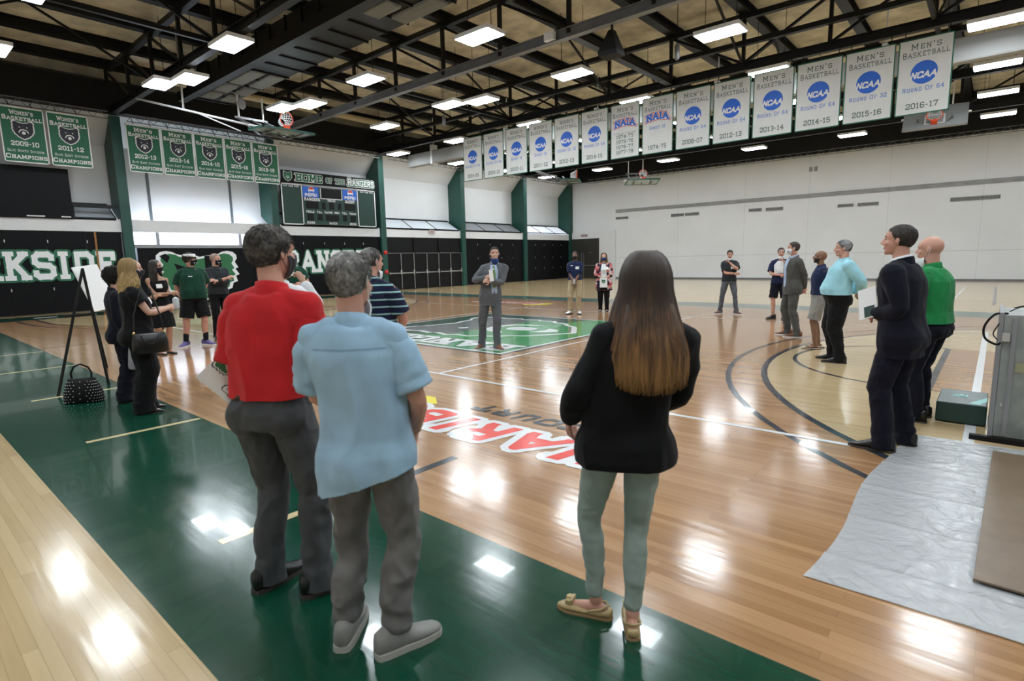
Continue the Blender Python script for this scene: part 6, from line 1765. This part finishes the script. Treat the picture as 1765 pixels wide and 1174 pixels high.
p.decal(bv, (p.C.x, p.C.y, 0), (0, 1, 0), (0, 0, 1), [(-.09, .98), (.09, .98), (.12, .64), (-.12, .64)], C_['blackpants'], 'trouser_front', o, .004)
p.tagcard(.085, 1.33)
p.pants(C_['blackpants'], radii=(.104, .092, .075, .07, .055)); p.shoes(LEATHER, RUB, kind='flat')
p.long_hair(ombre('sandy_hair', 1.75, 1.4, top=(.16, .10, .05), bot=(.45, .33, .15), mid=(.3, .2, .1)), zend=1.42, width=.10, n=260, back=.10, wave=.02, thick=.008); p.mask(MASKN)
FLORAL = p
# 15 man in grey jeans, hand at chin
az = -68; xy = (3.52, 5.64)
p = Person('jeans', 'man in a black polo and grey jeans, hand at chin, before the white wall', xy, az, H=1.74, skin='pink', hair=(.03, .02, .015), vox=.009, feet=Wf(xy, az, 1.74, [(3.74, 5.66, -35), (3.30, 5.62, -110)]),
           hands=(((.0, .20, 1.43), (-.9, .4, -1)), ((-.12, .22, 1.14), (1, -.3, -.6))), curl=(1.2, .6), head=(.05, -.25, 0))
p.top(C_['char'], z0=.92, sleeve=.78, e=.020, name='polo_shirt', sleeve_e=.020, cuff_e=.026); p.tagcard(.08, 1.30)
p.pants(C_['jeans'], radii=(.096, .082, .062, .060, .052)); p.shoes(mat('brown_sneaker', (.12, .06, .05), .6), WSOLE, kind='sneaker'); p.hair('short', n=400, length=.014, thick=.004); p.mask(MASKW, low=True)
# 16 man in the black and white polo
az = -72; xy = (4.98, 5.04)
p = Person('blackwhite', 'man in a white and navy polo with dark shorts, beside the grey suit', xy, az, H=1.76, bare=True, skin='pink', hair=(.02, .015, .012), vox=.009, feet=Wf(xy, az, 1.76, [(5.11, 5.05, -60), (4.86, 5.02, -110)]),
           hands=(((-.06, .20, 1.45), (-.9, .3, -1)), ((.02, .24, 1.12), (1, -.5, -.5))), curl=(1.1, .8), head=(.1, -.05, 0))
p.top(C_['navy'], z0=.90, sleeve=.80, e=.022, name='polo_shirt', sleeve_e=.024, cuff_e=.03)
p.decal(p.topbvh, (p.C.x, p.C.y, 0), (0, 1, 0), (0, 0, 1), [(-.14, 1.16), (.14, 1.16), (.15, 1.36), (.07, 1.46), (-.07, 1.46), (-.15, 1.36)], C_['white'], 'white_chest_panel', p.top_o, .004)
p.pants(C_['darknavy'], radii=(.105, .102, .098, .07, .06), t1=.95, name='shorts'); p.shoes(LEATHER, RUB, kind='sneaker'); p.hair('short', n=400, length=.014, thick=.004); p.mask(MASKW, low=True)
# 17 man in the taupe grey suit
az = -142; xy = (6.03, 2.05)
p = Person('greysuit', 'man in a grey suit with brown shoes, hands behind his back', xy, az, H=1.84, skin='pink', hair=(.05, .03, .02), vox=.008, feet=Wf(xy, az, 1.84, [(6.19, 1.92, -170), (5.96, 2.16, 178)]),
           hands=(((-.05, -.20, .92), (-1, -.6, 0)), ((.05, -.20, .92), (1, -.6, 0))), head=(-.25, .05, 0), bulk=1.02)
p.pants(C_['suit2'], radii=(.096, .084, .068, .068, .060)); p.jacket(C_['suit2'], z0=.80, e=.022, shirt=C_['ltblue'], gap=.075, open_to=.95); p.tagcard(-.13, 1.30)
p.shoes(TANL, WSOLE); p.hair('short', n=600, length=.02, thick=.004, line=.055); p.mask(MASKW, print_m=MASKN)
# 18 bearded man
az = -160; xy = (6.79, .75)
p = Person('beard', 'bald bearded man in a navy polo, grey shorts and sandals', xy, az, H=1.66, bare=True, skin='brown', hair=(.012, .01, .009), vox=.008, feet=Wf(xy, az, 1.66, [(6.80, .62, -170), (6.79, .90, 170)]), beard=True, bulk=1.04,
           hands=(((-.05, -.18, .92), (-1, -.6, 0)), ((.06, -.18, .92), (1, -.6, 0))), head=(-.1, .18, 0))
p.top(C_['navy'], z0=.99, sleeve=.80, e=.022, name='polo_shirt', sleeve_e=.022, cuff_e=.03); p.tagcard(-.04, 1.28)
p.pants(C_['shorts'], radii=(.106, .104, .100, .07, .06), t1=.96, belt=BELT, name='shorts', wr=.004); p.shoes(mat('sandal_strap', (.35, .26, .18), .6), RUB, kind='sandal')
# 19 heavy man in aqua
az = -158; xy = (7.29, -.40)
p = Person('aqua', 'heavy grey haired man in a pale aqua shirt and black trousers, hands behind his back', xy, az, H=1.80, skin='pink', hair=(.2, .2, .2), vox=.007, feet=Wf(xy, az, 1.80, [(7.38, -.52, -175), (7.24, -.26, 178)]), bulk=1.27, belly=.085, smile=1,
           hands=(((-.06, -.25, 1.02), (-1, -.5, 0)), ((.06, -.26, 1.0), (1, -.5, 0))), head=(-.05, 0, 0), curl=(.9, .9), lean=(0, -.04))
p.top(C_['aqua'], z0=1.0, sleeve=1.88, e=.022, name='shirt', sleeve_e=.026, cuff_e=.02, wr=.005); p.tagcard(-.04, 1.33)
p.pants(C_['blackpants'], radii=(.108, .100, .082, .080, .070), belt=BELT); p.shoes(LEATHER, RUB); p.hair('short', n=900, length=.026, thick=.004, line=.05, m_=salt('grey_hair', (.06, .06, .06), (.30, .30, .30), .7))
AQUA = p
# 20 man in the dark suit
az = 168; xy = (8.50, -4.37)
p = Person('darksuit', 'tall man in a dark navy suit holding a white folder, right of the picture', xy, az, H=1.835, skin='pink', hair=(.03, .022, .018), vox=.006, feet=Wf(xy, az, 1.835, [(8.44, -4.50, 176), (8.56, -4.22, 160)]), bulk=1.04, smile=1,
           hands=(((-.10, .17, 1.09), (-.5, -1, -.4)), ((.10, .14, 1.08), (1, -.6, -.5))), head=(.14, .07, 0), curl=(.8, .8), lean=(0, .05))
p.pants(C_['darknavy'], radii=(.100, .092, .078, .076, .072), wr=.004)
p.jacket(C_['darknavy'], z0=.76, e=.028, shirt=C_['white'], gap=.07, open_to=1.05, flare=.02, cuff=C_['white'])
p.shoes(LEATHER, RUB); p.hair('short', n=2600, length=.018, thick=.0026, line=.068, back=-.06)
DSUIT = p
# 21 bald man in bright green
az = 165; xy = (8.62, -3.27)
p = Person('green', 'bald man in a bright green polo and dark trousers behind the dark suited man', xy, az, H=1.755, skin='pink', hair=(.2, .15, .1), vox=.007, feet=Wf(xy, az, 1.755, [(8.56, -3.36, 170), (8.58, -3.12, 165)]), bulk=1.10, belly=.02,
           hands=(((-.12, .25, 1.05), (-1, -.5, -.3)), ((.15, .22, 1.05), (1, -.6, -.3))), head=(.12, -.02, 0), curl=(.8, .8), lean=(0, .05))
p.top(C_['kelly'], z0=.97, sleeve=.82, e=.026, name='polo_shirt', sleeve_e=.03, cuff_e=.036); p.pants(C_['darknavy'], belt=BELT); p.shoes(LEATHER, RUB); p.mask(MASKW, low=True)

# ------------------------------------------------------------------ things the people hold
def held(name, label, cat, P_, c, fn, rz=0):
    w_ = P_.world(c); r = empty(name, w_, P_.root.rotation_euler.z + rz, label, cat); fn(r); return r
def card_board(r, w_, h_, tilt, m_=None, extra=None):
    g = G(); g.box(-w_, w_, -.003, .003, -h_, h_); g.xf(Matrix.Rotation(tilt[0], 4, 'X') @ Matrix.Rotation(tilt[1], 4, 'Y')); return mesh('sheet', g, m_ or M['paper'], r)
# printed placard in the red man's left hand
def plac(r):
    T_ = Matrix.Rotation(math.radians(-42), 4, 'Y')
    g = G(); g.box(-.16, .16, -.003, .003, -.105, .105).xf(T_); o = mesh('board', g, M['paper'], r)
    for grow, mm, lf in ((.16, 'dark_print', .006), (.05, 'white_print', .008)):
        g = G(); text(g, 'PARKSIDE', (.0, 0, -.045), X, Z, .05, t=.24, fit=.25, grow=grow, serif=.1, lift=lf); g.xf(T_); mesh('lettering', g, M[mm], o)
    g = G()
    for k, mm, lf in ((1.12, 'dark_print', .0055), (1.04, 'white_print', .0065), (.94, 'pad_green', .0075)):
        g = G(); shape(g, [(x * k * 1.2, max(y * k, -.5)) for x, y in BEAR], (.0, 0, .035), X, Z, .058, lf); g.xf(T_); mesh('bear_print', g, M[mm], o)
    g = G(); shape(g, EYE_L, (.0, 0, .035), X, Z, .07, .009); shape(g, EYE_R, (.0, 0, .035), X, Z, .07, .009); g.xf(T_); mesh('bear_print', g, M['white_print'], o)
r = empty('placard', (6.26, -8.66, 1.13), math.radians(62), 'white placard with a green bear head and PARKSIDE lettering held by the red polo man', 'placard'); plac(r)
held('white_card', 'small white card in the speaker\'s hands', 'card', SPEAKER, (-.02, .325, 1.30), lambda r: card_board(r, .035, .10, (.15, .06)))
def prog(r):
    o = card_board(r, .11, .14, (.1, 0)); bear(o, (0, .006, .03), Vector((-1, 0, 0)), Z, .05, out='dark_print', face='pad_green', lift=.002, name='bear_print')
held('printed_card', 'white card with a dark emblem held by the woman in the floral cardigan', 'card', FLORAL, (0, .30, .90), prog)
held('folded_papers', 'folded papers held behind the back of the man in the aqua shirt', 'papers', AQUA, (.02, -.36, .93), lambda r: card_board(r, .06, .12, (.5, .4), mat('newsprint', (.42, .42, .38), .7)))
def dsp(r):
    o = card_board(r, .08, .13, (.25, .35)); g = G(); g.box(-.06, .03, .004, .007, -.12, -.03).xf(Matrix.Rotation(.25, 4, 'X') @ Matrix.Rotation(.35, 4, 'Y')); mesh('green_print', g, M['board_green'], o)
r = empty('white_folder', DSUIT.world((-.10, .22, 1.17)), DSUIT.root.rotation_euler.z + 1.2, 'white folder with a dark green print held by the dark suited man', 'folder'); dsp(r)
held('water_bottle', 'small clear bottle in the clasped hands of the navy polo man', 'bottle', NPOLO, (0, .25, .88), lambda r: (mesh('bottle_body', G().tube([(0, 0, 0), (0, 0, .10)], .03, 12), mat('clear_plastic', (.7, .75, .78), .15, alpha=.7), r, smooth=True), mesh('cap', G().tube([(0, 0, .12), (0, 0, .135)], .013, 8), M['white_plastic'], r, smooth=True)))
held('glass_jar', 'small clear glass jar in the blonde woman\'s hands', 'jar', BLONDE, (0, .42, 1.20), lambda r: mesh('jar_body', G().tube([(0, 0, 0), (0, 0, .09)], .035, 14), mat('clear_glass', (.65, .72, .75), .1, alpha=.65), r, smooth=True))
# shoulder bag
r = empty('shoulder_bag', BLONDE.world((.28, .10, .72)), BLONDE.root.rotation_euler.z + PI / 2 + .1, 'black leather shoulder bag hanging at the blonde woman\'s hip', 'handbag')
g = G(); rings = []
for z, hw, hd in ((0, .15, .04), (.01, .17, .05), (.12, .17, .05), (.20, .155, .035), (.225, .15, .015)):
    rings.append([(math.copysign(abs(math.cos(t)) ** .5, math.cos(t)) * hw, math.copysign(abs(math.sin(t)) ** .6, math.sin(t)) * hd, z) for t in [2 * PI * k / 24 for k in range(24)]])
g.loft(rings); mesh('bag_body', g, LEATHER, r, smooth=True)
g = G(); g.tube([(-.08, -.05, .20), (-.06, -.055, .13), (.0, -.058, .10), (.06, -.055, .13), (.08, -.05, .20)], .008, 6); mesh('front_handle', g, LEATHER, r, smooth=True)
g = G(); g.tube([(-.14, 0, .21), (-.12, .02, .42), (-.03, .05, .70)], .008, 6); g.tube([(.14, 0, .21), (.12, .02, .42), (.06, .05, .70)], .008, 6); mesh('shoulder_strap', g, LEATHER, r, smooth=True)
g = G()
for x in (-.14, .14): g.ell((x, -.0, .225), (.014, .014, .02))
mesh('buckle', g, mat('gold_metal', (.7, .5, .2), .3, metal=.9), r)
# grey jacket hanging from the navy person's hand
r = empty('grey_jacket', NAVY.world((.25, .08, .60)), NAVY.root.rotation_euler.z, 'light grey folded jacket hanging from the hand of the person in navy', 'jacket')
g = G(); g.loft([[(.13 * f * math.cos(t), .05 * f * math.sin(t), z) for t in [2 * PI * k / 16 for k in range(16)]] for z, f in ((-.12, 1.0), (-.10, 1.1), (.05, .8), (.20, .4), (.26, .2))])
mesh('cloth', g, cloth('light_grey_cloth', (.36, .37, .40)), r, smooth=True)
